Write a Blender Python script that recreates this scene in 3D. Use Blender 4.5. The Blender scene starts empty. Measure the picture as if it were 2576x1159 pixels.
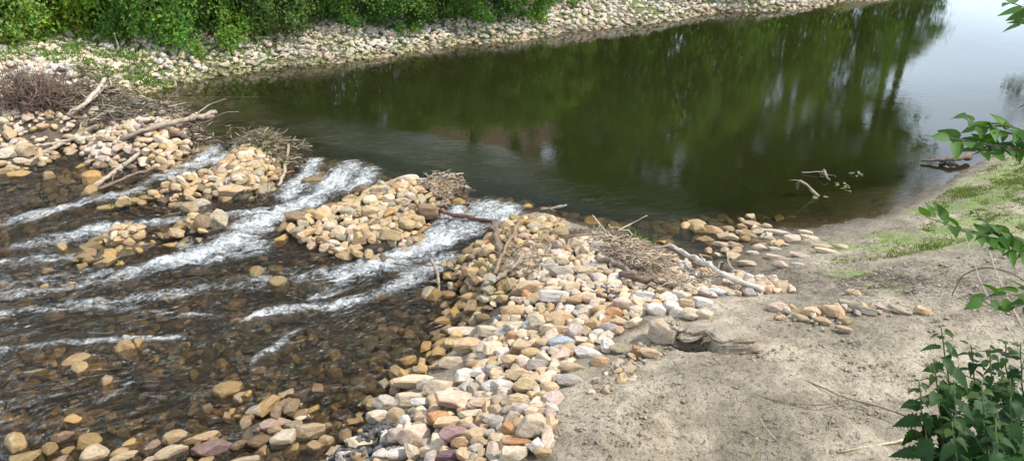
import bpy, math, random
import numpy as np
from mathutils import Vector, Matrix, Euler

random.seed(11)
rng = np.random.default_rng(11)
S = bpy.context.scene
COL = S.collection
R = math.radians

# ------------------------------------------------------------------ camera, sky, sun, exposure
CAM_Z = 4.6
PITCH = R(24.2)
FOC, CX, CY = 1870.0, 1288.0, 579.5          # focal length and centre of a 2576 x 1159 frame
cam_d = bpy.data.cameras.new('camera')
cam = bpy.data.objects.new('camera', cam_d)
COL.objects.link(cam)
cam.location = (0, 0, CAM_Z)
cam.rotation_euler = (math.pi / 2 - PITCH, 0, 0)
cam_d.sensor_fit = 'HORIZONTAL'
cam_d.sensor_width = 36.0
cam_d.lens = 36.0 * FOC / 2576.0
cam_d.clip_start = 0.05
cam_d.clip_end = 3000
S.camera = cam

SUN_EL, SUN_AZ = 55.0, 98.0                   # azimuth clockwise from the viewing direction (+Y)
world = bpy.data.worlds.new('World')
S.world = world
world.use_nodes = True
wt = world.node_tree
wt.nodes.clear()
sky = wt.nodes.new('ShaderNodeTexSky')
sky.sky_type = 'NISHITA'
sky.sun_disc = False
sky.sun_elevation = R(SUN_EL)
sky.sun_rotation = R(SUN_AZ)
sky.air_density = 1.0
sky.dust_density = 1.6
sky.ozone_density = 1.2
wtc = wt.nodes.new('ShaderNodeTexCoord')
wmap = wt.nodes.new('ShaderNodeMapping')
wmap.inputs['Scale'].default_value = (1.0, 1.0, 2.6)
wn = wt.nodes.new('ShaderNodeTexNoise')
wn.inputs['Scale'].default_value = 2.3
wn.inputs['Detail'].default_value = 7
wn.inputs['Roughness'].default_value = 0.58
wr = wt.nodes.new('ShaderNodeValToRGB')
wr.color_ramp.elements[0].position = 0.36
wr.color_ramp.elements[0].color = (0.66, 0.66, 0.66, 1)
wr.color_ramp.elements[1].position = 0.62
wr.color_ramp.elements[1].color = (0.97, 0.97, 0.97, 1)
wmix = wt.nodes.new('ShaderNodeMix')
wmix.data_type = 'RGBA'
wsep = wt.nodes.new('ShaderNodeSeparateXYZ')
wcl = wt.nodes.new('ShaderNodeValToRGB')                   # thin cloud, sunlit and brightest low down
wcl.color_ramp.elements[0].position = 0.0
wcl.color_ramp.elements[0].color = (.72, .85, 1.0, 1)
wcl.color_ramp.elements[1].position = 0.95
wcl.color_ramp.elements[1].color = (.195, .22, .26, 1)
wt.links.new(wtc.outputs['Generated'], wsep.inputs[0])
wt.links.new(wsep.outputs['Z'], wcl.inputs['Fac'])
wsc = wt.nodes.new('ShaderNodeVectorMath')
wsc.operation = 'SCALE'
wsc.inputs['Scale'].default_value = 36.0
wt.links.new(wcl.outputs['Color'], wsc.inputs[0])
wt.links.new(wsc.outputs[0], wmix.inputs[7])
wbg = wt.nodes.new('ShaderNodeBackground')
wbg.inputs['Strength'].default_value = 0.09
wout = wt.nodes.new('ShaderNodeOutputWorld')
wt.links.new(wtc.outputs['Generated'], wmap.inputs['Vector'])
wt.links.new(wmap.outputs['Vector'], wn.inputs['Vector'])
wt.links.new(wn.outputs['Fac'], wr.inputs['Fac'])
wt.links.new(wr.outputs['Color'], wmix.inputs[0])
wt.links.new(sky.outputs['Color'], wmix.inputs[6])
wt.links.new(wmix.outputs[2], wbg.inputs['Color'])
wt.links.new(wbg.outputs['Background'], wout.inputs['Surface'])

sun_d = bpy.data.lights.new('sun', 'SUN')
sun_d.energy = 5.0
sun_d.angle = R(3.0)
sun_d.color = (1.0, 0.95, 0.86)
sun = bpy.data.objects.new('sun', sun_d)
COL.objects.link(sun)
_sd = Vector((math.sin(R(SUN_AZ)) * math.cos(R(SUN_EL)), math.cos(R(SUN_AZ)) * math.cos(R(SUN_EL)), math.sin(R(SUN_EL))))
sun.rotation_euler = _sd.to_track_quat('Z', 'Y').to_euler()
sun.location = _sd * 60

S.view_settings.view_transform = 'Standard'
S.view_settings.look = 'None'
S.view_settings.exposure = 0.22
S.view_settings.gamma = 1.0
S.view_settings.use_curve_mapping = False
S.render.engine = 'CYCLES'
S.cycles.max_bounces = 8
S.cycles.transparent_max_bounces = 12
S.cycles.caustics_reflective = False
S.cycles.caustics_refractive = False

# ------------------------------------------------------------------ geometry of the view (design aid: a pixel of the photo to a point of the place)
_F = np.array([0, math.cos(PITCH), -math.sin(PITCH)])
_U = np.array([0, math.sin(PITCH), math.cos(PITCH)])
_Rt = np.array([1.0, 0, 0])


def ray(u, v):
    return _F + _Rt * ((u - CX) / FOC) + _U * ((CY - v) / FOC)


def at(u, v, z):
    d = ray(u, v)
    t = (z - CAM_Z) / d[2]
    return np.array([d[0] * t, d[1] * t, z])


def at_depth(u, v, t):
    return np.array([0, 0, CAM_Z]) + ray(u, v) * t


def project(x, y, z):
    p = np.array([x, y, z - CAM_Z])
    t = p @ _F
    return CX + FOC * (p[0] / t), CY - FOC * ((p @ _U) / t), t


# ------------------------------------------------------------------ numpy noise
_PERM = np.random.default_rng(5).random((256, 256))


def vnoise(x, y):
    xi = np.floor(x).astype(np.int64)
    yi = np.floor(y).astype(np.int64)
    fx = x - xi
    fy = y - yi
    fx = fx * fx * (3 - 2 * fx)
    fy = fy * fy * (3 - 2 * fy)
    a = _PERM[xi & 255, yi & 255]
    b = _PERM[(xi + 1) & 255, yi & 255]
    c = _PERM[xi & 255, (yi + 1) & 255]
    d = _PERM[(xi + 1) & 255, (yi + 1) & 255]
    return (a * (1 - fx) + b * fx) * (1 - fy) + (c * (1 - fx) + d * fx) * fy


def fbm(x, y, octaves=4, gain=0.5):
    s = 0
    amp, tot = 1.0, 0.0
    for k in range(octaves):
        s = s + amp * vnoise(x * 2 ** k + 17.3 * k, y * 2 ** k - 9.1 * k)
        tot += amp
        amp *= gain
    return s / tot


def sstep(a, b, x):
    t = np.clip((x - a) / (b - a), 0, 1)
    return t * t * (3 - 2 * t)


# ------------------------------------------------------------------ mesh helpers
def mk_mesh(name, verts, faces, smooth=True, mats=(), attrs=None):
    verts = np.asarray(verts, dtype=np.float32)
    faces = np.asarray(faces, dtype=np.int32)
    m = bpy.data.meshes.new(name)
    n, k = faces.shape
    m.vertices.add(len(verts))
    m.vertices.foreach_set('co', verts.ravel())
    m.loops.add(n * k)
    m.loops.foreach_set('vertex_index', faces.ravel())
    m.polygons.add(n)
    m.polygons.foreach_set('loop_start', np.arange(0, n * k, k, dtype=np.int32))
    m.polygons.foreach_set('loop_total', np.full(n, k, dtype=np.int32))
    m.polygons.foreach_set('use_smooth', np.full(n, smooth, dtype=bool))
    for a, val in (attrs or {}).items():
        val = np.asarray(val, dtype=np.float32)
        if val.ndim == 1:
            at_ = m.attributes.new(a, 'FLOAT', 'POINT')
            at_.data.foreach_set('value', val)
        elif val.shape[1] == 3:
            at_ = m.attributes.new(a, 'FLOAT_VECTOR', 'POINT')
            at_.data.foreach_set('vector', val.ravel())
        else:
            at_ = m.attributes.new(a, 'FLOAT_COLOR', 'POINT')
            at_.data.foreach_set('color', val.ravel())
    for mt in mats:
        m.materials.append(mt)
    m.update(calc_edges=True)
    m.validate()
    return m


def link(name, data, parent=None, loc=None, rot=None, scale=None):
    o = bpy.data.objects.new(name, data)
    COL.objects.link(o)
    if parent is not None:
        o.parent = parent
    if loc is not None:
        o.location = loc
    if rot is not None:
        o.rotation_euler = rot
    if scale is not None:
        o.scale = scale
    return o


def tag(o, label=None, cat=None, group=None, kind=None):
    if label:
        o['label'] = label
    if cat:
        o['category'] = cat
    if group:
        o['group'] = group
    if kind:
        o['kind'] = kind
    return o


class Bag:
    """Collects pieces (verts, quads as 4-index faces, colours) that become one mesh."""

    def __init__(self):
        self.v, self.f, self.c, self.n = [], [], [], 0

    def add(self, v, f, c=None):
        v = np.asarray(v, dtype=np.float32)
        f = np.asarray(f, dtype=np.int32)
        self.v.append(v)
        self.f.append(f + self.n)
        if c is not None:
            c = np.asarray(c, dtype=np.float32)
            if c.ndim == 1:
                c = np.repeat(c[None], len(v), 0)
            self.c.append(c)
        self.n += len(v)

    def mesh(self, name, mat, smooth=True):
        at_ = {'tint': np.concatenate(self.c)} if self.c else None
        return mk_mesh(name, np.concatenate(self.v), np.concatenate(self.f), smooth, [mat], at_)


def tube(points, radii, sides=6, wob=0.0, rg=None):
    """Tapered bent tube, quads only (ends pinched)."""
    P = np.asarray(points, dtype=float)
    n = len(P)
    T = np.gradient(P, axis=0)
    T /= np.linalg.norm(T, axis=1)[:, None] + 1e-9
    ref = np.array([0.31, 0.22, 0.92])
    A = np.cross(T, ref)
    A /= np.linalg.norm(A, axis=1)[:, None] + 1e-9
    B = np.cross(T, A)
    ang = np.arange(sides) * 2 * math.pi / sides
    rad = np.asarray(radii, dtype=float)[:, None] * np.ones((1, sides))
    if wob and rg is not None:
        rad = rad * (1 + wob * (rg.random((n, sides)) - 0.5))
    V = P[:, None, :] + rad[..., None] * (np.cos(ang)[None, :, None] * A[:, None, :] + np.sin(ang)[None, :, None] * B[:, None, :])
    caps = np.stack([np.repeat(P[:1], sides, 0), np.repeat(P[-1:], sides, 0)])
    V = np.concatenate([caps[:1], V, caps[1:]], 0).reshape(-1, 3)
    i = np.arange(n + 1)[:, None] * sides
    j = np.arange(sides)[None]
    k = (j + 1) % sides
    F = np.stack([i + j, i + k, i + sides + k, i + sides + j], -1).reshape(-1, 4)
    return V, F


def bend_path(p0, p1, n, wobble, rg, sag=0.0):
    p0, p1 = np.asarray(p0, float), np.asarray(p1, float)
    t = np.linspace(0, 1, n)[:, None]
    P = p0 + (p1 - p0) * t
    L = np.linalg.norm(p1 - p0)
    off = rg.normal(size=(3, 3)) * wobble * L
    for k in range(3):
        P = P + off[k][None] * np.sin(t * math.pi * (k + 1)) / (k + 1)
    P[:, 2] -= sag * L * np.sin(t[:, 0] * math.pi)
    return P


def resample(pts, n, rg=None, wob=0.0):
    pts = np.asarray(pts, float)
    d = np.r_[0, np.cumsum(np.linalg.norm(np.diff(pts, axis=0), axis=1))]
    s = np.linspace(0, d[-1], n)
    # smooth through the control points with a little Catmull blending
    out = np.stack([np.interp(s, d, pts[:, k]) for k in range(3)], 1)
    for _ in range(2):
        out[1:-1] = 0.25 * out[:-2] + 0.5 * out[1:-1] + 0.25 * out[2:]
    if rg is not None and wob:
        out[1:-1] += rg.normal(size=(n - 2, 3)) * wob
    return out


# ------------------------------------------------------------------ materials
class NT:
    def __init__(self, name):
        self.m = bpy.data.materials.new(name)
        self.m.use_nodes = True
        self.t = self.m.node_tree
        self.t.nodes.clear()
        self.out = self.n('ShaderNodeOutputMaterial')

    def n(self, kind, **kw):
        nd = self.t.nodes.new(kind)
        for k, v in kw.items():
            if k.startswith('_'):
                setattr(nd, k[1:], v)
            else:
                nd.inputs[k.replace('__', ' ')].default_value = v
        return nd

    def l(self, a, b):
        self.t.links.new(a, b)

    def noise(self, vec, scale, detail=4, rough=0.55, dist=0.0):
        nd = self.n('ShaderNodeTexNoise', Scale=scale, Detail=detail, Roughness=rough, Distortion=dist)
        if vec is not None:
            self.l(vec, nd.inputs['Vector'])
        return nd.outputs['Fac']

    def ramp(self, fac, stops):
        nd = self.n('ShaderNodeValToRGB')
        e = nd.color_ramp.elements
        while len(e) < len(stops):
            e.new(0.5)
        for el, (p, c) in zip(e, stops):
            el.position = p
            el.color = (c, c, c, 1) if not hasattr(c, '__len__') else (*c, 1)
        self.l(fac, nd.inputs['Fac'])
        return nd.outputs['Color']

    def mix(self, fac, a, b, blend='MIX'):
        nd = self.n('ShaderNodeMix')
        nd.data_type = 'RGBA'
        nd.blend_type = blend
        for src, i in ((fac, 0), (a, 6), (b, 7)):
            if hasattr(src, 'is_linked') or hasattr(src, 'links'):
                self.l(src, nd.inputs[i])
            elif hasattr(src, '__len__'):
                nd.inputs[i].default_value = (*src, 1) if len(src) == 3 else src
            else:
                nd.inputs[i].default_value = src
        return nd.outputs[2]

    def math(self, op, a, b=None, clamp=False):
        nd = self.n('ShaderNodeMath')
        nd.operation = op
        nd.use_clamp = clamp
        for src, i in ((a, 0), (b, 1)):
            if src is None:
                continue
            if hasattr(src, 'links'):
                self.l(src, nd.inputs[i])
            else:
                nd.inputs[i].default_value = src
        return nd.outputs[0]

    def attr(self, name, out='Fac'):
        nd = self.n('ShaderNodeAttribute')
        nd.attribute_name = name
        return nd.outputs[out]

    def bump(self, h, strength, dist, normal=None):
        nd = self.n('ShaderNodeBump', Strength=strength, Distance=dist)
        self.l(h, nd.inputs['Height'])
        if normal is not None:
            self.l(normal, nd.inputs['Normal'])
        return nd.outputs['Normal']


def stone_material(name, joined):
    M = NT(name)
    tc = M.n('ShaderNodeTexCoord')
    if joined:
        geo = M.n('ShaderNodeNewGeometry')
        vec = geo.outputs['Position']
        tint_nd = M.n('ShaderNodeAttribute')
        tint_nd.attribute_name = 'tint'
        tint, wet = tint_nd.outputs['Color'], tint_nd.outputs['Alpha']
        mp = M.n('ShaderNodeMapping')
        mp.inputs['Scale'].default_value = (6, 6, 6)
        M.l(vec, mp.inputs['Vector'])
        vec = mp.outputs['Vector']
    else:
        oi = M.n('ShaderNodeObjectInfo')
        tint, wet = oi.outputs['Color'], oi.outputs['Alpha']
        add = M.n('ShaderNodeVectorMath')
        add.operation = 'MULTIPLY_ADD'
        cmb = M.n('ShaderNodeCombineXYZ')
        for k in range(3):
            M.l(oi.outputs['Random'], cmb.inputs[k])
        M.l(cmb.outputs[0], add.inputs[0])
        add.inputs[1].default_value = (91, 57, 133)
        M.l(tc.outputs['Object'], add.inputs[2])
        vec = add.outputs[0]
    big = M.noise(vec, 0.9, 3, 0.5, 0.4)
    mid = M.noise(vec, 2.8, 6, 0.62, 0.6)
    fine = M.noise(vec, 16, 5, 0.7)
    st = M.n('ShaderNodeMapping')
    st.inputs['Rotation'].default_value = (0.5, 0.3, 0.2)
    st.inputs['Scale'].default_value = (0.7, 0.7, 6.0)
    M.l(vec, st.inputs['Vector'])
    bed = M.noise(st.outputs['Vector'], 1.3, 4, 0.6, 0.5)
    c = M.mix(1.0, M.ramp(mid, [(0.3, 0.60), (0.5, 0.97), (0.72, 1.20)]), tint, 'MULTIPLY')
    # ochre iron staining in patches, pale lime bloom, dark specks
    c = M.mix(M.math('MULTIPLY', M.ramp(big, [(0.56, 0.0), (0.68, 1.0)]), 0.42), c, M.mix(1.0, tint, (1.05, 0.66, 0.34), 'MULTIPLY'))
    c = M.mix(M.math('MULTIPLY', M.ramp(bed, [(0.50, 0.0), (0.62, 1.0)]), 0.35), c, M.mix(1.0, tint, (0.78, 0.72, 0.70), 'MULTIPLY'))
    c = M.mix(M.math('MULTIPLY', M.ramp(fine, [(0.60, 0.0), (0.72, 1.0)]), 0.40), c, M.mix(1.0, tint, (0.45, 0.42, 0.40), 'MULTIPLY'))
    c = M.mix(M.math('MULTIPLY', M.ramp(M.noise(vec, 1.7, 5, 0.6), [(0.58, 0.0), (0.70, 1.0)]), 0.22), c, (0.62, 0.60, 0.55))
    p = M.n('ShaderNodeBsdfPrincipled')
    M.l(c, p.inputs['Base Color'])
    rg = M.math('SUBTRACT', 0.88, M.math('MULTIPLY', wet, 0.52))
    M.l(rg, p.inputs['Roughness'])
    p.inputs['Specular IOR Level'].default_value = 0.4
    h = M.math('ADD', M.math('MULTIPLY', mid, 1.0), M.math('MULTIPLY', fine, 0.35))
    M.l(M.bump(h, 0.8, 0.022 if not joined else 0.022), p.inputs['Normal'])
    M.l(p.outputs[0], M.out.inputs[0])
    return M.m


MAT = {}
MAT['stone'] = stone_material('river_stone', False)
MAT['stone_mass'] = stone_material('river_stone_mass', True)


def leaf_material(name, use_tint, trans=0.35, gloss=0.35):
    M = NT(name)
    if use_tint:
        col = M.attr('tint', 'Color')
        oi = M.n('ShaderNodeObjectInfo')
        col = M.mix(1.0, col, oi.outputs['Color'], 'MULTIPLY')
    else:
        oi = M.n('ShaderNodeObjectInfo')
        tc = M.n('ShaderNodeTexCoord')
        n1 = M.noise(tc.outputs['Object'], 3.0, 3)
        v = M.math('ADD', M.math('MULTIPLY', oi.outputs['Random'], 0.35), M.math('MULTIPLY', n1, 0.5))
        col = M.mix(1.0, oi.outputs['Color'], M.ramp(v, [(0.15, (0.62, 0.70, 0.6)), (0.7, (1.25, 1.18, 1.0))]), 'MULTIPLY')
    d = M.n('ShaderNodeBsdfPrincipled', Roughness=0.5)
    d.inputs['Specular IOR Level'].default_value = gloss
    M.l(col, d.inputs['Base Color'])
    t = M.n('ShaderNodeBsdfTranslucent')
    M.l(M.mix(1.0, col, (1.25, 1.35, 0.45), 'MULTIPLY'), t.inputs['Color'])
    mx = M.n('ShaderNodeMixShader', Fac=trans)
    M.l(d.outputs[0], mx.inputs[1])
    M.l(t.outputs[0], mx.inputs[2])
    M.l(mx.outputs[0], M.out.inputs[0])
    return M.m


MAT['leaf'] = leaf_material('leaf', False, 0.35, 0.18)
MAT['foliage'] = leaf_material('foliage', True, 0.42, 0.3)
MAT['grass'] = leaf_material('grass_blades', True, 0.3, 0.2)


def wood_material(name, joined):
    M = NT(name)
    tc = M.n('ShaderNodeTexCoord')
    geo = M.n('ShaderNodeNewGeometry')
    if joined:
        tint = M.attr('tint', 'Color')
    else:
        tint = M.n('ShaderNodeObjectInfo').outputs['Color']
    vec = geo.outputs['Position']
    n1 = M.noise(vec, 14, 5, 0.65)
    n2 = M.noise(vec, 60, 4, 0.65)
    c = M.mix(1.0, tint, M.ramp(n1, [(0.3, 0.55), (0.55, 1.0), (0.75, 1.3)]), 'MULTIPLY')
    c = M.mix(1.0, c, M.ramp(n2, [(0.3, 0.75), (0.6, 1.1)]), 'MULTIPLY')
    p = M.n('ShaderNodeBsdfPrincipled', Roughness=0.85)
    M.l(c, p.inputs['Base Color'])
    M.l(M.bump(M.math('ADD', n1, n2), 0.5, 0.01), p.inputs['Normal'])
    M.l(p.outputs[0], M.out.inputs[0])
    return M.m


MAT['wood'] = wood_material('weathered_wood', False)
MAT['wood_mass'] = wood_material('twig_litter', True)

# ------------------------------------------------------------------ the lie of the land
ZU = 0.60                                       # level of the upper pool

CREST_PX = [(150, 236), (260, 250), (380, 268), (470, 300), (545, 325), (640, 345), (700, 358), (770, 384), (860, 405), (950, 428),
            (1050, 452), (1150, 480), (1200, 500), (1310, 517), (1400, 545), (1480, 570), (1600, 602), (1700, 640), (1900, 715)]
CREST = np.array([at(u, v, ZU)[:2] for u, v in CREST_PX])
CREST = np.concatenate([[CREST[0] + (CREST[0] - CREST[1]) * 8], CREST, [CREST[-1] + (CREST[-1] - CREST[-2]) * 3]])

# level of the stream below the weir
ST = [(450, 440, .36), (330, 420, .36), (100, 420, .27), (0, 430, .25), (0, 560, .14), (300, 500, .30), (600, 600, .25), (400, 690, .14), (200, 600, .18),
      (0, 760, .06), (850, 480, .40), (760, 515, .34), (640, 560, .28), (1200, 560, .40), (1130, 590, .36), (1050, 635, .28), (850, 700, .19), (650, 790, .11), (700, 640, .22),
      (0, 1000, 0.0), (500, 1000, .0), (900, 960, .03), (1050, 860, .08), (1120, 740, .15), (0, 1159, -.02), (700, 1159, 0.0), (880, 1010, .02), (300, 850, .05)]
STP = np.array([at(*p)[:2] for p in ST])
STZ = np.array([p[2] for p in ST])


class RBF:
    def __init__(self, P, z, soft=0.5):
        self.P, self.s = np.asarray(P, float), soft
        n = len(P)
        d = np.sqrt(((self.P[:, None] - self.P[None]) ** 2).sum(-1) + soft ** 2)
        A = np.zeros((n + 1, n + 1))
        A[:n, :n] = d + np.eye(n) * 1e-6
        A[:n, n] = 1
        A[n, :n] = 1
        self.w = np.linalg.solve(A, np.r_[z, 0])

    def __call__(self, x, y):
        x = np.asarray(x, float)
        y = np.asarray(y, float)
        sh = np.broadcast(x, y).shape
        xf, yf = np.broadcast_to(x, sh).ravel(), np.broadcast_to(y, sh).ravel()
        out = np.full(xf.shape, self.w[-1])
        for (px, py), w in zip(self.P, self.w[:-1]):
            out += w * np.sqrt((xf - px) ** 2 + (yf - py) ** 2 + self.s ** 2)
        return out.reshape(sh)


STREAM = RBF(STP, STZ, 0.6)


def poly_dist(x, y, P, closed=False):
    """Distance to a polyline and the signed side of its nearest segment (+ = left of the direction of travel)."""
    best = np.full(x.shape, 1e9)
    side = np.zeros(x.shape)
    n = len(P)
    for i in range(n if closed else n - 1):
        a, b = P[i], P[(i + 1) % n]
        d = b - a
        L2 = d @ d
        t = np.clip(((x - a[0]) * d[0] + (y - a[1]) * d[1]) / L2, 0, 1)
        ex, ey = x - a[0] - t * d[0], y - a[1] - t * d[1]
        dd = np.hypot(ex, ey)
        m = dd < best
        best = np.where(m, dd, best)
        side = np.where(m, np.sign(d[0] * ey - d[1] * ex), side)
    return best, side


def in_poly(x, y, P):
    r = np.zeros(x.shape, bool)
    n = len(P)
    for i in range(n):
        (x0, y0), (x1, y1) = P[i], P[(i + 1) % n]
        if y0 == y1:
            continue
        c = ((y0 > y) != (y1 > y)) & (x < (x1 - x0) * (y - y0) / (y1 - y0) + x0)
        r ^= c
    return r


def poly_sd(x, y, P):
    d, _ = poly_dist(x, y, P, True)
    return np.where(in_poly(x, y, P), d, -d)


def wpoly(pts, z):
    return np.array([at(u, v, z)[:2] for u, v in pts])


# ground control points: (u, v, z) in the photo, or (x, y, z) of the place
GP = []
for (u, v, z) in ST:                               # bed of the stream
    GP.append((*at(u, v, z)[:2], z - 0.20))
_bed = [
    (1600, 530, .30), (1500, 490, .10), (1300, 420, -.15), (1400, 470, .08), (1000, 360, .02), (800, 345, .12), (1150, 440, .16), (1800, 500, .20), (2000, 520, .38), (2150, 510, .42), (2080, 400, .0), (1700, 300, -1.2), (2200, 350, -.5), (2350, 250, -.8), (2300, 100, -1.3),
    (1200, 250, -.9), (900, 250, -.5), (650, 260, -.05), (1500, 150, -1.0), (1900, 60, -1.2), (560, 240, .15),
]
_pts = [
    # gravel bars of the weir
    (300, 352, .66), (100, 312, .74), (30, 350, .56), (430, 335, .70), (360, 385, .52), (230, 405, .34), (60, 395, .40), (420, 410, .42), (160, 365, .36), (100, 378, .34),
    (640, 395, .58), (570, 450, .46), (660, 450, .42), (480, 500, .34), (620, 498, .34), (400, 490, .37), (300, 518, .30), (700, 400, .44), (540, 402, .22), (480, 425, .20), (590, 372, .32),
    (1010, 475, .60), (1090, 480, .56), (930, 520, .48), (840, 550, .38), (1020, 555, .43), (900, 590, .38), (1000, 600, .38), (770, 560, .38), (1110, 520, .44),
    (300, 598, .22), (490, 582, .26), (540, 562, .28), (640, 535, .10), (570, 540, .08), (500, 549, .07), (420, 556, .05), (340, 563, .04), (250, 575, .0), (400, 600, .02), (200, 560, .0), (590, 590, .05),
    # sills of the three falls, and the drowned crest between
    (560, 342, ZU - .20), (520, 345, ZU - .16), (600, 350, ZU - .16), (530, 375, .30), (800, 398, ZU - .2), (860, 410, ZU - .24), (910, 418, ZU - .2), (770, 392, ZU - .14), (740, 410, .36), (700, 352, ZU + .0), (640, 338, ZU - .01), (470, 296, ZU + .10), (380, 266, ZU + .14), (280, 250, ZU + .18),
    (1160, 497, ZU - .12), (1200, 505, ZU - .2), (1250, 512, ZU - .2), (1305, 520, ZU - .14), (1360, 535, ZU - .02), (1430, 556, ZU - .02), (1540, 588, ZU + .05),
    # the stone bank on the near shore
    (1350, 600, .62), (1310, 570, .58), (1480, 630, .72), (1300, 680, .54), (1220, 640, .44), (1170, 660, .32), (1400, 720, .70), (1200, 725, .30), (1600, 700, .84), (1800, 740, .88), (1300, 790, .52), (1200, 800, .24),
    (1500, 820, .82), (1260, 870, .52), (1160, 870, .22), (1120, 940, .24), (1250, 950, .60), (1400, 900, .80), (960, 1020, .06), (1020, 1000, .18), (1100, 1090, .42), (1300, 1090, .74), (910, 1100, .06),
    (860, 1155, .04), (1000, 1155, .26), (1350, 1155, .80), (760, 1060, -.02), (640, 1130, -.05), (420, 1130, -.10), (250, 1150, -.08),
    # mud flat
    (1580, 930, .92), (1700, 860, .97), (1700, 1000, .97), (1560, 1120, .92), (2000, 900, 1.02), (2200, 1100, 1.06), (2000, 770, .97), (1900, 1050, 1.0), (2180, 660, .84), (2350, 800, 1.05), (2560, 720, 1.12), (2560, 520, 1.0), (2420, 520, .84), (2330, 560, .80), (2130, 620, .73), (1960, 690, .76),
    # waterline of the pool on the near shore
    (1720, 640, ZU - .10), (1800, 660, ZU - .04), (1830, 690, ZU + .03), (1760, 590, ZU - .14), (1850, 575, ZU - .06), (1900, 620, ZU + .02), (1960, 575, ZU - .02), (2040, 590, ZU + .05), (2150, 556, ZU), (2260, 522, ZU), (2330, 484, ZU), (2440, 420, ZU), (2500, 390, ZU), (2576, 376, ZU),
    # waterline of the far bank
    (330, 240, ZU), (420, 215, ZU), (520, 192, ZU), (700, 167, ZU), (900, 149, ZU), (1150, 111, ZU), (1400, 84, ZU), (1700, 50, ZU), (1900, 27, ZU), (2120, 0, ZU), (2300, -26, ZU), (2500, -55, ZU),
    # shoulder of the far bank under the bushes
    (0, 128, 1.4), (130, 112, 1.4), (300, 108, 1.35), (430, 116, 1.25), (600, 84, 1.3), (850, 62, 1.25), (1100, 42, 1.2), (1280, 36, 1.2), (1400, 6, 1.3), (1600, -12, 1.3), (1900, -30, 1.3), (2120, -50, 1.3), (2500, -90, 1.4),
    (0, 205, 1.05), (200, 180, 1.2), (90, 255, .88), (200, 240, .82), (0, 270, .82),
]
for (u, v, z) in _pts:
    GP.append((*at(u, v, z)[:2], z))
for (u, v, z) in _bed:
    GP.append((*at(u, v, ZU)[:2], z))
_hed = wpoly([(0, 128), (300, 108), (600, 84), (1100, 42), (1400, 6), (2120, -50), (2500, -90)], 1.3)
for p in _hed:                                      # land behind the bushes
    n = np.array([-0.55, 0.83])
    GP += [(*(p + n * 6), 2.1), (*(p + n * 25), 2.4), (*(p + n * 90), 2.6)]
GP += [(x, 4.3, .05 if x < -.5 else .45) for x in (-7, -4, -1.5)] + [(1.2, 4.25, .72), (3.2, 4.3, 1.0), (6, 4.4, 1.3)]
GP += [(x, y, z) for x in (-9, -5, -1.5, 1.5, 4.5, 9) for y, z in ((2.4, 1.7), (.3, 2.95), (-4, 3.05), (-30, 3.1))]
GP += [(-11, 9, -.1), (-14, 12, .0), (-18, 16, .1), (-13, 14, .6), (-16, 19, 1.3), (-30, 24, .4), (-30, 10, 0), (-60, 20, 0), (-120, 20, 0), (-30, 45, 2.2)]
GP += [(9.5, 11, 1.2), (12, 9, 1.6), (11, 14.5, .8), (13.5, 16, 1.3), (16, 20, .62), (22, 26, .62), (20, 20, 1.6), (32, 34, 1.2), (60, 60, 1.5), (60, 30, 2.2), (16, 4, 2.6), (50, 0, 3), (120, 40, 2.8), (120, 120, 2.0), (24, 36, -1.2), (40, 55, -.8), (60, 200, 2.5), (-60, 200, 3), (0, -200, 3), (250, 0, 3), (250, 300, 3), (-250, 300, 3), (-250, -100, 3)]
GP = np.array(GP)
GROUND = RBF(GP[:, :2], GP[:, 2], 0.35)


def ground_at(x, y):
    return float(GROUND(np.array([x]), np.array([y]))[0])


FLOW = at(200, 720, .1)[:2] - at(1230, 540, .4)[:2]
FLOW /= np.linalg.norm(FLOW)
FLOWN = np.array([-FLOW[1], FLOW[0]])

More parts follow.
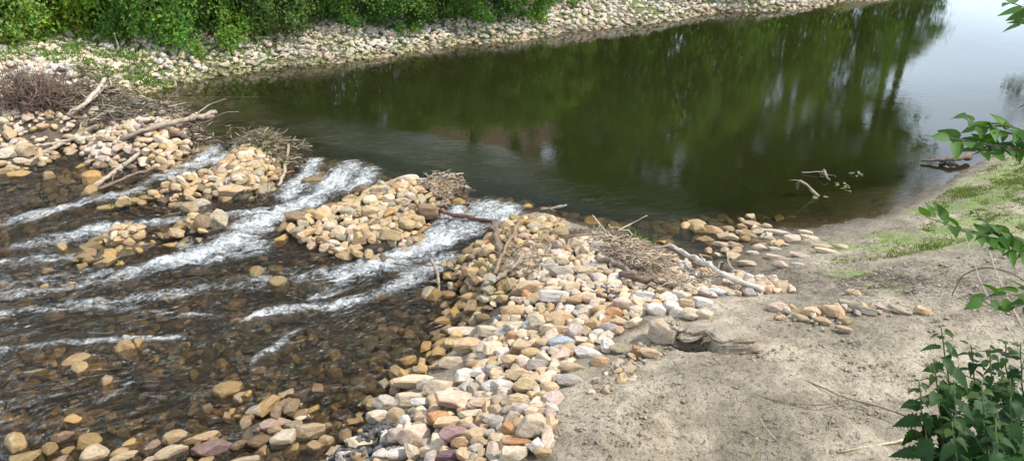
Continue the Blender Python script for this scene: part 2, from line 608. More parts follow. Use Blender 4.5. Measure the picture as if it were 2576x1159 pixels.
# white water: polylines (u, v, level, half width in m, strength)
FO = [
    # left fall and its tail
    [(520, 350, .58, .22, .7), (530, 375, .45, .22, .9), (500, 405, .40, .2, .9), (455, 428, .37, .22, .8), (400, 446, .36, .18, .75), (370, 458, .35, .16, .5)],
    [(600, 352, .58, .22, .8), (585, 385, .44, .25, 1.0), (540, 403, .41, .24, 1.0), (480, 420, .38, .22, .8)],
    [(350, 478, .33, .14, .75), (290, 492, .31, .16, .75), (225, 502, .29, .16, .5), (150, 522, .24, .16, .8), (95, 535, .22, .18, .8), (30, 555, .16, .2, .5), (0, 565, .15, .2, .4)],
    # main chute
    [(790, 398, .58, .16, .7), (770, 430, .48, .22, .9), (745, 460, .42, .24, .9), (720, 490, .38, .2, .8)],
    [(880, 412, .58, .26, .9), (850, 445, .47, .36, 1.0), (815, 480, .41, .36, 1.0), (765, 508, .36, .30, 1.0), (705, 530, .32, .30, 1.0), (650, 560, .29, .34, 1.0), (600, 590, .27, .32, 1.0), (545, 620, .24, .28, 1.0), (480, 640, .20, .24, .95), (410, 660, .17, .2, .8), (335, 683, .14, .18, .65), (250, 705, .12, .2, .48), (140, 725, .09, .2, .42), (0, 745, .06, .2, .38)],
    [(930, 425, .56, .18, .8), (920, 455, .45, .22, .9), (850, 480, .41, .2, .9)],
    [(700, 525, .33, .2, .8), (610, 535, .31, .14, .8), (520, 545, .29, .14, .65), (420, 553, .27, .16, .55), (330, 562, .25, .16, .6), (250, 575, .22, .22, .9), (180, 590, .20, .22, .8), (110, 602, .17, .2, .6), (50, 615, .15, .2, .5)],
    [(620, 600, .26, .2, .7), (660, 620, .25, .2, .5), (600, 640, .22, .14, .6), (520, 655, .19, .14, .5)],
    [(470, 600, .25, .12, .6), (460, 615, .24, .12, .7)],
    [(300, 690, .14, .2, .35), (200, 680, .14, .22, .38), (90, 700, .11, .22, .36), (0, 710, .1, .22, .34)],
    # right fall
    [(1150, 508, .57, .16, .7), (1145, 530, .46, .2, .9), (1120, 545, .42, .2, .8)],
    [(1220, 514, .57, .3, .55), (1220, 540, .42, .28, 1.0), (1180, 560, .40, .32, 1.0), (1110, 590, .37, .30, 1.0), (1060, 620, .31, .28, 1.0), (1010, 645, .26, .28, 1.0), (940, 665, .23, .28, 1.0), (880, 688, .20, .24, .9), (850, 720, .18, .18, .6), (790, 745, .15, .14, .5)],
    [(1290, 522, .56, .16, .6), (1280, 545, .42, .2, 1.0), (1230, 555, .41, .22, 1.0)],
    [(1060, 690, .23, .14, .6), (1000, 715, .19, .16, .8), (930, 740, .17, .12, .7), (860, 762, .15, .12, .75), (770, 772, .13, .10, .8), (690, 778, .12, .08, .8), (640, 790, .11, .06, .8), (610, 805, .1, .05, .5)],
    [(900, 680, .2, .3, .5), (820, 690, .19, .25, .45), (720, 700, .17, .25, .4), (620, 710, .16, .25, .35)],
    [(1130, 650, .26, .2, .75), (1080, 672, .25, .2, .7), (1030, 690, .22, .2, .6)],
    [(1330, 600, .58, .10, .6), (1320, 622, .52, .10, .8), (1300, 640, .48, .1, .5)],
    # thin riffles lower down
    [(750, 830, .08, .05, .65), (715, 850, .07, .08, .6), (680, 880, .06, .08, .5), (640, 905, .05, .06, .5)],
    [(470, 850, .05, .04, .6), (380, 848, .05, .05, .6), (280, 855, .04, .06, .55), (160, 862, .03, .06, .45), (0, 880, .02, .06, .4)],
    [(640, 1010, .01, .06, .4), (610, 1025, .0, .05, .35)],
    [(330, 962, .0, .05, .6), (300, 985, .0, .05, .5), (240, 1010, .0, .05, .3)],
    [(560, 800, .08, .04, .4), (420, 790, .08, .1, .3), (250, 770, .07, .12, .4), (90, 780, .05, .12, .45), (0, 790, .05, .12, .4)],
    [(250, 640, .18, .14, .4), (120, 650, .14, .16, .4), (0, 660, .12, .16, .4)],
    [(560, 720, .15, .12, .35), (450, 735, .12, .14, .4), (320, 750, .1, .14, .4), (180, 760, .08, .12, .4)],
]


def foam_field(x, y):
    f = np.zeros(x.shape)
    for line in FO:
        P = [(*at(u, v, z)[:2], w, s) for u, v, z, w, s in line]
        for a, b in zip(P[:-1], P[1:]):
            dx, dy = b[0] - a[0], b[1] - a[1]
            L2 = dx * dx + dy * dy
            t = np.clip(((x - a[0]) * dx + (y - a[1]) * dy) / L2, 0, 1)
            d = np.hypot(x - a[0] - t * dx, y - a[1] - t * dy)
            w = (a[2] + (b[2] - a[2]) * t) * .86
            s = a[3] + (b[3] - a[3]) * t
            f = np.maximum(f, s * np.exp(-(d / w) ** 2 * 0.9))
    return f


def axis(lo, hi, fn):
    a = [lo]
    while a[-1] < hi:
        a.append(a[-1] + fn(a[-1]))
    return np.array(a)


def grid_mesh(X, Y, Z):
    ny, nx = Z.shape
    XX, YY = np.meshgrid(X, Y)
    V = np.stack([XX, YY, Z], -1).reshape(-1, 3)
    i = np.arange(ny - 1)[:, None] * nx
    j = np.arange(nx - 1)[None]
    F = np.stack([i + j, i + j + 1, i + nx + j + 1, i + nx + j], -1).reshape(-1, 4)
    return V, F


# ---------------------------------------------------------------- ground sheet
def _far(d, base, rate):
    return base + max(0.0, d) * rate


gx = np.concatenate([-axis(8.5, 700, lambda d: _far(d - 8.5, 0.06, 0.12))[::-1], axis(-8.45, 7.5, lambda x: 0.045), axis(7.56, 700, lambda d: _far(d - 7.56, 0.06, 0.12))])
gy = np.concatenate([-axis(0, 700, lambda d: _far(d, 0.4, 0.15))[:0:-1], axis(0, 4.0, lambda y: 0.2), axis(4.05, 9, lambda y: 0.038), axis(9.03, 17, lambda y: 0.055), axis(17.05, 900, lambda y: _far(y - 17, 0.07, 0.035))])
GXX, GYY = np.meshgrid(gx, gy)
GZ = GROUND(GXX, GYY)

GRASS_P = wpoly([(2075, 650), (2110, 610), (2190, 560), (2260, 528), (2330, 482), (2420, 425), (2500, 385), (2700, 350), (2700, 640), (2500, 625), (2400, 640), (2270, 655), (2170, 690), (2090, 680)], .85)
MUD_P = wpoly([(1390, 1300), (1395, 1010), (1450, 950), (1560, 905), (1650, 840), (1900, 800), (1990, 790), (1960, 720), (1860, 650), (1850, 590), (2030, 575), (2160, 545), (2340, 475), (2500, 385), (2900, 340), (2900, 1300)], .9)
STREAM_P = wpoly([(-700, 1250), (-700, 380), (0, 380), (220, 400), (360, 380), (520, 330), (700, 360), (800, 400), (950, 430), (1100, 560), (1220, 560), (1230, 620), (1130, 680), (1240, 760), (1180, 850), (1110, 930), (980, 990), (880, 1060), (860, 1250)], .1)
gn = fbm(GXX * 1.3, GYY * 1.3, 4)
mud = sstep(-.15, .25, poly_sd(GXX, GYY, MUD_P) + (gn - .5) * .5)
grass = sstep(-.25, .45, poly_sd(GXX, GYY, GRASS_P) + (fbm(GXX * 1.6 + 9, GYY * 1.6, 5, .6) - .5) * 3.2) * mud
_cd, _cs = poly_dist(GXX, GYY, CREST)
pool_side = _cs > 0
wl = np.where(pool_side, ZU, np.minimum(STREAM(GXX, GYY), ZU))
rise = GZ - wl
near_area = (GYY > 4) & (GYY < 20) & (np.abs(GXX) < 13)
GZ = GZ + near_area * (mud * ((fbm(GXX * 3.1, GYY * 3.1, 3) - .5) * .09 + (fbm(GXX * 9, GYY * 9, 3) - .5) * .05)
                       + (1 - mud) * (fbm(GXX * 5, GYY * 5, 3) - .5) * .07)
GZ = np.where((~near_area) & (rise > 0.1), GZ + (fbm(GXX * .9, GYY * .9, 3) - .5) * .12, GZ)
for u, v, r_, dp in ((1748, 876, .105, .28), (1724, 868, .07, .12)):    # washed-out hollow under the crust
    p = at(u, v, .95)
    GZ = GZ - dp * np.exp(-(((GXX - p[0]) / r_) ** 2 + ((GYY - p[1]) / r_) ** 2) ** 1.5)
bed = sstep(.10, -.02, rise)
farbank = ((GYY > 17) & (rise > -.1)).astype(float)
# dark leaf and twig drift lying in hollows of the mud flat
drift_spots = [(2200, 700, .9), (2330, 740, .7), (2100, 740, .5), (2440, 790, .6), (1890, 660, .35)]
drift = np.zeros_like(GZ)
for u, v, r in drift_spots:
    p = at(u, v, .9)
    drift = np.maximum(drift, np.exp(-((GXX - p[0]) ** 2 + ((GYY - p[1]) * 1.5) ** 2) / r ** 2))
wetness = sstep(.16, .0, rise + (gn - .5) * .08)
GAP_SHADE_P = wpoly([(1300, 600), (1500, 590), (1680, 640), (1930, 735), (2000, 795), (1700, 815), (1560, 905), (1450, 955), (1395, 1010), (1385, 1250), (820, 1250), (880, 1100), (960, 1000), (1100, 930), (1160, 870), (1180, 780), (1260, 700)], .6)
gap_shade = np.maximum(sstep(-.10, .18, poly_sd(GXX, GYY, GAP_SHADE_P) + (gn - .5) * .4), ((GYY > 9) & (GYY < 16.5) & (GXX < -.3)).astype(float))
hv, hf = grid_mesh(gx, gy, GZ)


def ground_material():
    M = NT('ground_soil')
    geo = M.n('ShaderNodeNewGeometry')
    P = geo.outputs['Position']
    n0 = M.noise(P, 0.8, 5, .6)
    n1 = M.noise(P, 5.5, 7, .66, .4)
    n2 = M.noise(P, 26, 6, .7, .3)
    n3 = M.noise(P, 90, 4, .7)
    vor = M.n('ShaderNodeTexVoronoi', Scale=9.0)
    vor.feature = 'DISTANCE_TO_EDGE'
    wp = M.n('ShaderNodeVectorMath')
    wp.operation = 'MULTIPLY_ADD'
    wn_ = M.n('ShaderNodeTexNoise', Scale=4.0, Detail=4)
    M.l(P, wn_.inputs['Vector'])
    M.l(wn_.outputs['Color'], wp.inputs[0])
    wp.inputs[1].default_value = (.35, .35, .35)
    M.l(P, wp.inputs[2])
    M.l(wp.outputs[0], vor.inputs['Vector'])
    # sandy dried mud
    c = M.ramp(n1, [(.30, (.235, .190, .134)), (.48, (.400, .335, .245)), (.66, (.510, .438, .330))])
    c = M.mix(M.ramp(n0, [(.42, 0.0), (.56, .95)]), c, M.ramp(n1, [(.3, (.155, .127, .090)), (.6, (.300, .254, .188))]))
    c = M.mix(M.math('MULTIPLY', M.ramp(n2, [(.36, 1.0), (.47, 0.0)]), .85), c, (.085, .068, .048))
    c = M.mix(M.math('MULTIPLY', M.ramp(n2, [(.60, 0.0), (.72, 1.0)]), .35), c, (.50, .44, .35))
    c = M.mix(M.math('MULTIPLY', M.ramp(M.noise(P, 38, 4, .7, 1.2), [(.57, 0.0), (.64, 1.0)]), .70), c, (.07, .052, .035))
    c = M.mix(M.math('MULTIPLY', M.attr('drift'), M.ramp(n2, [(.38, 1.0), (.60, .2)])), c, (.105, .082, .066))
    c = M.mix(M.attr('gap_shade'), c, M.ramp(n1, [(.3, (.060, .048, .034)), (.6, (.135, .108, .076))]))  # shade of the deep gaps between stones, painted as darker soil
    # moss and seedling green
    gcol = M.ramp(n2, [(.3, (.085, .135, .024)), (.55, (.165, .250, .042)), (.72, (.260, .320, .075))])
    c = M.mix(M.math('MULTIPLY', M.attr('grass'), M.ramp(n1, [(.36, .12), (.54, .88)])), c, gcol)
    # gravelly bed and bank soil
    vb = M.n('ShaderNodeTexVoronoi', Scale=16.0)
    M.l(wp.outputs[0], vb.inputs['Vector'])
    bcol = M.mix(.55, M.ramp(n1, [(.3, (.070, .054, .035)), (.55, (.130, .100, .063)), (.75, (.20, .150, .09))]), M.ramp(M.n('ShaderNodeSeparateColor').outputs[0], [(.2, (.045, .036, .024)), (.6, (.14, .105, .062)), (.9, (.24, .175, .10))]))
    for nd_ in M.t.nodes:
        if nd_.bl_idname == 'ShaderNodeSeparateColor':
            M.l(vb.outputs['Color'], nd_.inputs[0])
    c = M.mix(M.attr('bed'), c, bcol)
    scol = M.ramp(n1, [(.3, (.10, .078, .05)), (.6, (.20, .165, .11))])
    scol = M.mix(M.ramp(n0, [(.45, 0.0), (.6, .85)]), scol, M.ramp(n2, [(.3, (.055, .095, .02)), (.65, (.13, .19, .045))]))
    c = M.mix(M.attr('farbank'), c, scol)
    c = M.mix(M.math('MULTIPLY', M.attr('wetness'), .55), c, M.mix(1.0, c, (.42, .38, .33), 'MULTIPLY'))
    p = M.n('ShaderNodeBsdfPrincipled')
    M.l(c, p.inputs['Base Color'])
    M.l(M.math('SUBTRACT', .95, M.math('MULTIPLY', M.attr('wetness'), .45)), p.inputs['Roughness'])
    crack = M.ramp(vor.outputs['Distance'], [(0.0, 0.0), (.10, 1.0)])
    h = M.math('ADD', M.math('MULTIPLY', n1, 1.0), M.math('MULTIPLY', n2, .55))
    h = M.math('ADD', h, M.math('MULTIPLY', n3, .18))
    h = M.math('ADD', h, M.math('MULTIPLY', crack, .10))
    M.l(M.bump(h, 1.0, .05), p.inputs['Normal'])
    M.l(p.outputs[0], M.out.inputs[0])
    return M.m


MAT['ground'] = ground_material()
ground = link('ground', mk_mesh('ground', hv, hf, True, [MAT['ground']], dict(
    grass=grass.ravel(), bed=bed.ravel(), farbank=farbank.ravel(), drift=drift.ravel(), gap_shade=gap_shade.ravel(), wetness=wetness.ravel())))
tag(ground, 'dried sandy mud shore, river bed and banks', 'ground', kind='structure')

# ---------------------------------------------------------------- water sheet: upper pool, falls and stream in one surface
wx = np.concatenate([-axis(8.5, 60, lambda d: _far(d - 8.5, 0.05, 0.10))[::-1], axis(-8.46, 3.2, lambda x: 0.028), axis(3.23, 120, lambda d: _far(d - 3.2, 0.035, 0.03))])
wy = np.concatenate([axis(3.8, 9.5, lambda y: 0.026), axis(9.53, 16, lambda y: 0.034), axis(16.04, 240, lambda y: _far(y - 16, 0.05, 0.04))])
WX, WY = np.meshgrid(wx, wy)
WD, WS = poly_dist(WX, WY, CREST)
sd = WD * WS                                        # + upstream
foam = foam_field(WX, WY)
foam = foam * (WY < 18) * (.50 + 1.0 * fbm((WX * FLOW[0] + WY * FLOW[1]) * 1.3, (WX * FLOWN[0] + WY * FLOWN[1]) * 3.2, 3))
foam = np.clip(foam, 0, 1.15)
st = np.minimum(STREAM(WX, WY), ZU - .04)
ragged = (fbm(WX * 3, WY * 3, 3) - .5) * .28
k = sstep(-.42, .06, sd + ragged * (WY < 20))
u_ = WX * FLOW[0] + WY * FLOW[1]
v_ = WX * FLOWN[0] + WY * FLOWN[1]
wu = u_ + (fbm(WX * .7, WY * .7, 3) - .5) * .9
wv = v_ + (fbm(WX * .9 + 31, WY * .9, 3) - .5) * .7
nearw = (WY < 18) & (WX < 6)
rip = (fbm(wu * 1.7, wv * 5.0, 4) - .5) * .07 + (fbm(wu * 7, wv * 12, 3) - .5) * .03
boil = (fbm(WX * 6, WY * 6, 4, .6) - .5) * .24 + np.abs(fbm(wu * 4, wv * 11, 3) - .5) * .10
stz = st + nearw * (rip * (0.55 + 0.6 * np.clip(foam, 0, 1)) + boil * np.clip(foam, 0, 1))
draw = sstep(2.4, .1, sd) * (sd > 0) * (WY < 16)      # the pool quickens towards the crest
stretch = (fbm(WX * 1.6, WY * 2.2, 3) - .5) * .016
pz = ZU - .05 * sstep(.7, 0, sd) + draw * stretch
WZ = pz * k + stz * (1 - k)
WZ += np.where((k > .02) & (k < .98) & nearw, boil * .28, 0)
gz_w = GROUND(WX, WY)
depth = np.clip(WZ - gz_w, 0, 3)
upst = k
murk = (1 - np.exp(-depth / .34)) * upst + (1 - np.exp(-depth / 3.5)) * (1 - upst)
fall = sstep(.05, .5, 4 * k * (1 - k)) * nearw
ripple = np.clip(draw * .09 * k + (1 - k) * 1.0, 0, 1)
wvv, wff = grid_mesh(wx, wy, WZ)
# keep only water that can be seen above the ground or close to it
keep = (WZ - gz_w > -.25).ravel()
wff = wff[keep[wff].any(1)]


def water_material():
    M = NT('river_water')
    geo = M.n('ShaderNodeNewGeometry')
    P = geo.outputs['Position']
    flow = M.attr('flow', 'Vector')
    ripple_a, foam_a, murk_a, up_a = M.attr('ripple'), M.attr('foam'), M.attr('murk'), M.attr('upstream')

    def stretched(sx, sy):
        mp = M.n('ShaderNodeMapping')
        mp.inputs['Scale'].default_value = (sx, sy, 1)
        M.l(flow, mp.inputs['Vector'])
        return mp.outputs['Vector']

    n_a = M.noise(stretched(3.5, 9), 1.0, 5, .62, .6)
    n_b = M.noise(stretched(11, 22), 1.0, 4, .6, .4)
    cat = M.noise(P, 1.1, 3, .5)
    calm1 = M.noise(P, 7.0, 3, .5)
    calm2 = M.noise(P, 24.0, 3, .55)
    hs = M.math('ADD', M.math('MULTIPLY', n_a, 1.0), M.math('MULTIPLY', n_b, .4))
    hc = M.math('ADD', M.math('MULTIPLY', calm1, .013), M.math('MULTIPLY', M.math('MULTIPLY', calm2, .009), M.ramp(cat, [(.42, .25), (.62, 1.3)])))
    h = M.math('ADD', hc, M.math('MULTIPLY', M.math('MULTIPLY', hs, ripple_a), 3.2))
    nrm = M.bump(h, 1.0, .075)
    fr = M.n('ShaderNodeFresnel', IOR=1.333)
    M.l(nrm, fr.inputs['Normal'])
    gl = M.n('ShaderNodeBsdfGlossy', Roughness=.012)
    M.l(nrm, gl.inputs['Normal'])
    tr = M.n('ShaderNodeBsdfTransparent')
    tr.inputs['Color'].default_value = (.93, .89, .80, 1)
    df = M.n('ShaderNodeBsdfDiffuse')
    M.l(M.mix(up_a, (.040, .034, .025), (.0140, .0160, .0045)), df.inputs['Color'])
    body = M.n('ShaderNodeMixShader')
    M.l(murk_a, body.inputs[0])
    M.l(tr.outputs[0], body.inputs[1])
    M.l(df.outputs[0], body.inputs[2])
    surf = M.n('ShaderNodeMixShader')
    M.l(fr.outputs[0], surf.inputs[0])
    M.l(body.outputs[0], surf.inputs[1])
    M.l(gl.outputs[0], surf.inputs[2])
    # foam: broken into streaks along the current, plus painted ripple glints
    s1 = M.noise(stretched(2.2, 10), 1.0, 6, .68, .9)
    s2 = M.noise(P, 13, 6, .75, 1.2)
    s3 = M.noise(stretched(8, 34), 1.0, 4, .65, .5)
    pat = M.math('ADD', M.math('MULTIPLY', s1, .42), M.math('ADD', M.math('MULTIPLY', s2, .38), M.math('MULTIPLY', s3, .20)))
    foam_glints = M.math('MULTIPLY', M.ramp(s3, [(.58, 0.0), (.68, 1.0)]), M.math('MULTIPLY', M.ramp(s1, [(.46, 0.0), (.60, .9)]), M.attr('foam_glint_zone')))  # thin white streaks: bubbles and painted sky glints on the ripples
    thr = M.math('ADD', M.math('MULTIPLY', foam_a, .68), M.math('MULTIPLY', M.math('SUBTRACT', pat, .5), 3.4))
    fm = M.ramp(thr, [(.16, 0.0), (.38, .34), (.74, 1.0)])
    fm = M.math('MULTIPLY', fm, M.ramp(foam_a, [(.03, 0.0), (.35, 1.0)]))
    fm = M.math('MAXIMUM', fm, M.math('MULTIPLY', foam_glints, .75), True)
    fd = M.n('ShaderNodeBsdfPrincipled', Roughness=.55)
    M.l(M.ramp(s2, [(.32, (.40, .41, .38)), (.48, (.62, .65, .66)), (.66, (.80, .82, .84))]), fd.inputs['Base Color'])
    M.l(M.bump(M.math('ADD', s2, s3), .9, .05), fd.inputs['Normal'])
    fin = M.n('ShaderNodeMixShader')
    M.l(M.math('MULTIPLY', fm, .88), fin.inputs[0])
    M.l(surf.outputs[0], fin.inputs[1])
    M.l(fd.outputs[0], fin.inputs[2])
    M.l(fin.outputs[0], M.out.inputs[0])
    return M.m


MAT['water'] = water_material()
foam_glint_zone = nearw * (1 - k) * sstep(4.2, 6.6, WY) * sstep(.2, -1.0, WX - 0.0 + (WY - 8) * .2)
flowc = np.stack([wu, wv, 0 * wu], -1).reshape(-1, 3)
water = link('water', mk_mesh('water', wvv, wff, True, [MAT['water']], dict(
    foam=foam.ravel(), murk=murk.ravel(), upstream=upst.ravel(), ripple=ripple.ravel(), foam_glint_zone=foam_glint_zone.ravel(), flow=flowc)))
tag(water, 'dark still pool spilling over the stone weir into a shallow rushing stream', 'water', kind='structure')

# ------------------------------------------------------------------ stones
def ico(sub):
    t = (1 + 5 ** .5) / 2
    v = [(-1, t, 0), (1, t, 0), (-1, -t, 0), (1, -t, 0), (0, -1, t), (0, 1, t), (0, -1, -t), (0, 1, -t), (t, 0, -1), (t, 0, 1), (-t, 0, -1), (-t, 0, 1)]
    f = [(0, 11, 5), (0, 5, 1), (0, 1, 7), (0, 7, 10), (0, 10, 11), (1, 5, 9), (5, 11, 4), (11, 10, 2), (10, 7, 6), (7, 1, 8), (3, 9, 4), (3, 4, 2), (3, 2, 6), (3, 6, 8), (3, 8, 9), (4, 9, 5), (2, 4, 11), (6, 2, 10), (8, 6, 7), (9, 8, 1)]
    v = [np.array(p) / np.linalg.norm(p) for p in v]
    for _ in range(sub):
        cache, nf = {}, []

        def midp(a, b):
            kk = (min(a, b), max(a, b))
            if kk not in cache:
                m = v[a] + v[b]
                v.append(m / np.linalg.norm(m))
                cache[kk] = len(v) - 1
            return cache[kk]
        for a, b, c in f:
            ab, bc, ca = midp(a, b), midp(b, c), midp(c, a)
            nf += [(a, ab, ca), (b, bc, ab), (c, ca, bc), (ab, bc, ca)]
        f = nf
    return np.array(v), np.array(f)


ICO = {s_: ico(s_) for s_ in (1, 2, 3, 4)}


def stone_shape(seed, sub, blocky):
    rg = np.random.default_rng(seed)
    V, F = ICO[sub]
    P = V * np.array([1.15, 1.0, 0.95])
    # fracture faces: flatten against random planes, leaving worn edges
    if blocky:
        nr = list(np.eye(3)) + list(-np.eye(3))
        rot = np.array(Euler(rg.normal(size=3) * .18).to_matrix())
        planes = [(rot @ n_, .62 + rg.random() * .2) for n_ in nr]
    else:
        planes = []
    for _ in range(rg.integers(8, 14)):
        n_ = rg.normal(size=3)
        planes.append((n_ / np.linalg.norm(n_), .58 + rg.random() * .34))
    for n_, d in planes:
        e = P @ n_ - d
        P = P - np.outer(np.maximum(e, 0) * .97, n_)
    # gentle hollows
    for _ in range(3):
        c = rg.normal(size=3)
        c /= np.linalg.norm(c)
        P = P * (1 + (rg.random() - .6) * .16 * np.exp(-((V - c) ** 2).sum(1) / .3))[:, None]
    ph = rg.random((4, 3)) * 6.28
    for k_ in range(4):
        w_ = rg.normal(size=3) * (3 + 2 * k_)
        P = P * (1 + .017 * np.sin(V @ w_ + ph[k_, 0]))[:, None]
    lo, hi = P.min(0), P.max(0)
    P = (P - (lo + hi) / 2) / ((hi - lo) / 2)
    return P, F


NVAR = 28
NEAR_SHAPE = [stone_shape(100 + i, 3, i % 2 == 0) for i in range(NVAR)]
LOW_SHAPE = [stone_shape(100 + i, 2, i % 2 == 0) for i in range(NVAR)]
TINY_SHAPE = [stone_shape(100 + i, 1, i % 2 == 0) for i in range(NVAR)]
NEAR_MESH = [mk_mesh('stone', v, f, True, [MAT['stone']]) for v, f in NEAR_SHAPE]
LOW_MESH = [mk_mesh('stone_far', v, f, True, [MAT['stone']]) for v, f in LOW_SHAPE]

PAL = dict(
    cream=(.57, .455, .315), white=(.585, .525, .455), grey=(.42, .375, .32), pinkcream=(.55, .415, .315), tan=(.48, .34, .195), tan_rust=(.47, .30, .15), cream_rust=(.55, .40, .24),
    rust=(.43, .215, .085), rust_light=(.53, .36, .205), gold=(.43, .305, .145), olive=(.29, .215, .095), wetgold=(.34, .215, .080), wetbrown=(.21, .140, .070), brown=(.21, .145, .085),
    mauve=(.28, .175, .175), purple=(.15, .085, .10), pink=(.48, .30, .23), pinkgrey=(.41, .33, .29), pinkbrown=(.31, .205, .155), tangrey=(.41, .335, .25), bluegrey=(.46, .49, .52),
    olivegrey=(.35, .30, .20), mud=(.36, .30, .225), pale=(.46, .40, .32))
CNAME = dict(cream='cream', white='whitish', grey='grey', pinkcream='pinkish cream', tan='tan', tan_rust='rust-stained tan', cream_rust='rust-stained cream', rust='rusty orange', rust_light='pale orange',
             gold='golden', olive='olive', wetgold='wet golden', wetbrown='wet brown', brown='brown', mauve='mauve', purple='dark purple', pink='pink', pinkgrey='pinkish grey', pinkbrown='pinkish brown',
             tangrey='greyish tan', bluegrey='bluish grey', olivegrey='olive grey', mud='mud-coated', pale='bleached')
WET = {'wetgold': 1.0, 'wetbrown': 1.0, 'olive': .6, 'brown': .4}

# height field that stones are stacked on
HX0, HY0, HS = -15.5, 4.0, 0.04
HNX, HNY = int(36 / HS), int(44 / HS)
_hx = HX0 + np.arange(HNX) * HS
_hy = HY0 + np.arange(HNY) * HS
HM = GROUND(*np.meshgrid(_hx, _hy))
HG = HM.copy()
STONES = []


def footprint(x, y, ax, by, yaw):
    r_ = max(ax, by)
    i0, i1 = int((x - r_ - HX0) / HS), int((x + r_ - HX0) / HS) + 2
    j0, j1 = int((y - r_ - HY0) / HS), int((y + r_ - HY0) / HS) + 2
    if i0 < 0 or j0 < 0 or i1 >= HNX or j1 >= HNY:
        return None
    X, Y = np.meshgrid(_hx[i0:i1] - x, _hy[j0:j1] - y)
    c, s_ = math.cos(yaw), math.sin(yaw)
    q = ((X * c + Y * s_) / ax) ** 2 + ((-X * s_ + Y * c) / by) ** 2
    return slice(j0, j1), slice(i0, i1), q


def drop(x, y, a, b, c, yaw, sink=.55, maxrise=None, level=None):
    fp = footprint(x, y, a, b, yaw)
    if fp is None:
        return None
    sj, si, q = fp
    m = q < .7
    if not m.any():
        m = q <= q.min()
    sup = np.percentile(HM[sj, si][m], 60)
    g = HG[sj, si][m].mean()
    if maxrise is not None and sup - g > maxrise:
        return None
    z = sup + c * sink
    if level is not None:
        z = min(z, level)
    top = z + c * np.sqrt(np.clip(1 - q, 0, 1)) * .9
    HM[sj, si] = np.where(q < 1, np.maximum(HM[sj, si], top), HM[sj, si])
    return z


def add_stone(kind, x, y, z, a, b, c, rot, col, hand=False):
    base = PAL[col]
    j = 1 + (random.random() - .5) * .22
    h = (random.random() - .5) * .07
    m_ = sum(base) / 3
    ds_ = .12 if col not in WET else 0.0
    base = [b_ * (1 - ds_) + m_ * ds_ for b_ in base]
    colr = (min(.78, base[0] * j * (1 + h)), base[1] * j, base[2] * j * (1 - h))
    STONES.append(dict(kind=kind, p=(x, y, z), s=(a, b, c), r=rot, col=col, rgb=colr, wet=WET.get(col, 0.0), var=random.randrange(NVAR), hand=hand))


def level_at(x, y):
    xa, ya = np.array([x]), np.array([y])
    d, sgn = poly_dist(xa, ya, CREST)
    return ZU if sgn[0] > 0 else float(min(STREAM(xa, ya)[0], ZU))


def hand_stone(kind, u, v, w, h, ang, col, grow=1.16, lift=.80):
    z = ground_at(*at(u, v, .5)[:2])
    for _ in range(3):
        p = at(u, v, z)
        z = ground_at(p[0], p[1]) + .05
    d = np.linalg.norm(p - np.array([0, 0, CAM_Z]))
    dep = math.asin((CAM_Z - p[2]) / d)
    W, H = w / FOC * d, h / FOC * d
    a = W / 2 * 1.04
    c_ = H / (1.15 * math.sin(dep) + math.cos(dep)) / 2 * 1.12
    b = c_ * 1.08
    az = math.atan2(p[0], p[1])
    yaw = R(-ang) * .55 - az
    a, c_ = a * grow, c_ * grow * 1.02
    g = z - .05
    for _ in range(4):                     # sits partly sunk among its neighbours
        p3 = at(u, v, z)
        g = ground_at(p3[0], p3[1])
        z = g + c_ * lift
        if col not in ('wetgold', 'wetbrown') and kind != 'bank_stone':
            w_ = level_at(p3[0], p3[1])
            if z < w_ + c_ * .30:          # breaks the surface: taller stone standing on the bed
                z = w_ + c_ * .30
    top, bot = z + c_, min(z - c_, g - .02)
    zc, c_ = (top + bot) / 2, (top - bot) / 2
    b = max(b, c_ * .7)
    p3 = at(u, v, z)
    fp = footprint(p3[0], p3[1], a, b, yaw)
    if fp is None:
        return
    sj, si, q = fp
    HM[sj, si] = np.where(q < 1, np.maximum(HM[sj, si], zc + c_ * np.sqrt(np.clip(1 - q, 0, 1)) * .9), HM[sj, si])
    e = (Matrix.Rotation(yaw, 3, 'Z') @ Matrix.Rotation(-R(ang) * .7, 3, 'Y') @ Matrix.Rotation((random.random() - .5) * .5, 3, 'X')).to_euler()
    add_stone(kind, p3[0], p3[1], zc, a, b, c_, e, col, True)


def crop(list_, ou, ov, k_, kindf, grow=1.16, lift=.80):
    for cx, cy, w, h, ang, col in list_:
        u, v = ou + cx * k_, ov + cy * k_
        hand_stone(kindf(u, v, col), u, v, w * k_, h * k_, ang, col, grow, lift)


def k_bank(u, v, col):
    return 'riverbed_stone' if col in ('wetgold', 'wetbrown', 'olive') else 'bank_stone'


def k_low(u, v, col):
    return 'bank_stone' if (u > 640 and col not in ('wetgold', 'wetbrown', 'olive')) else 'riverbed_stone'


def k_weir(u, v, col):
    return 'weir_stone'


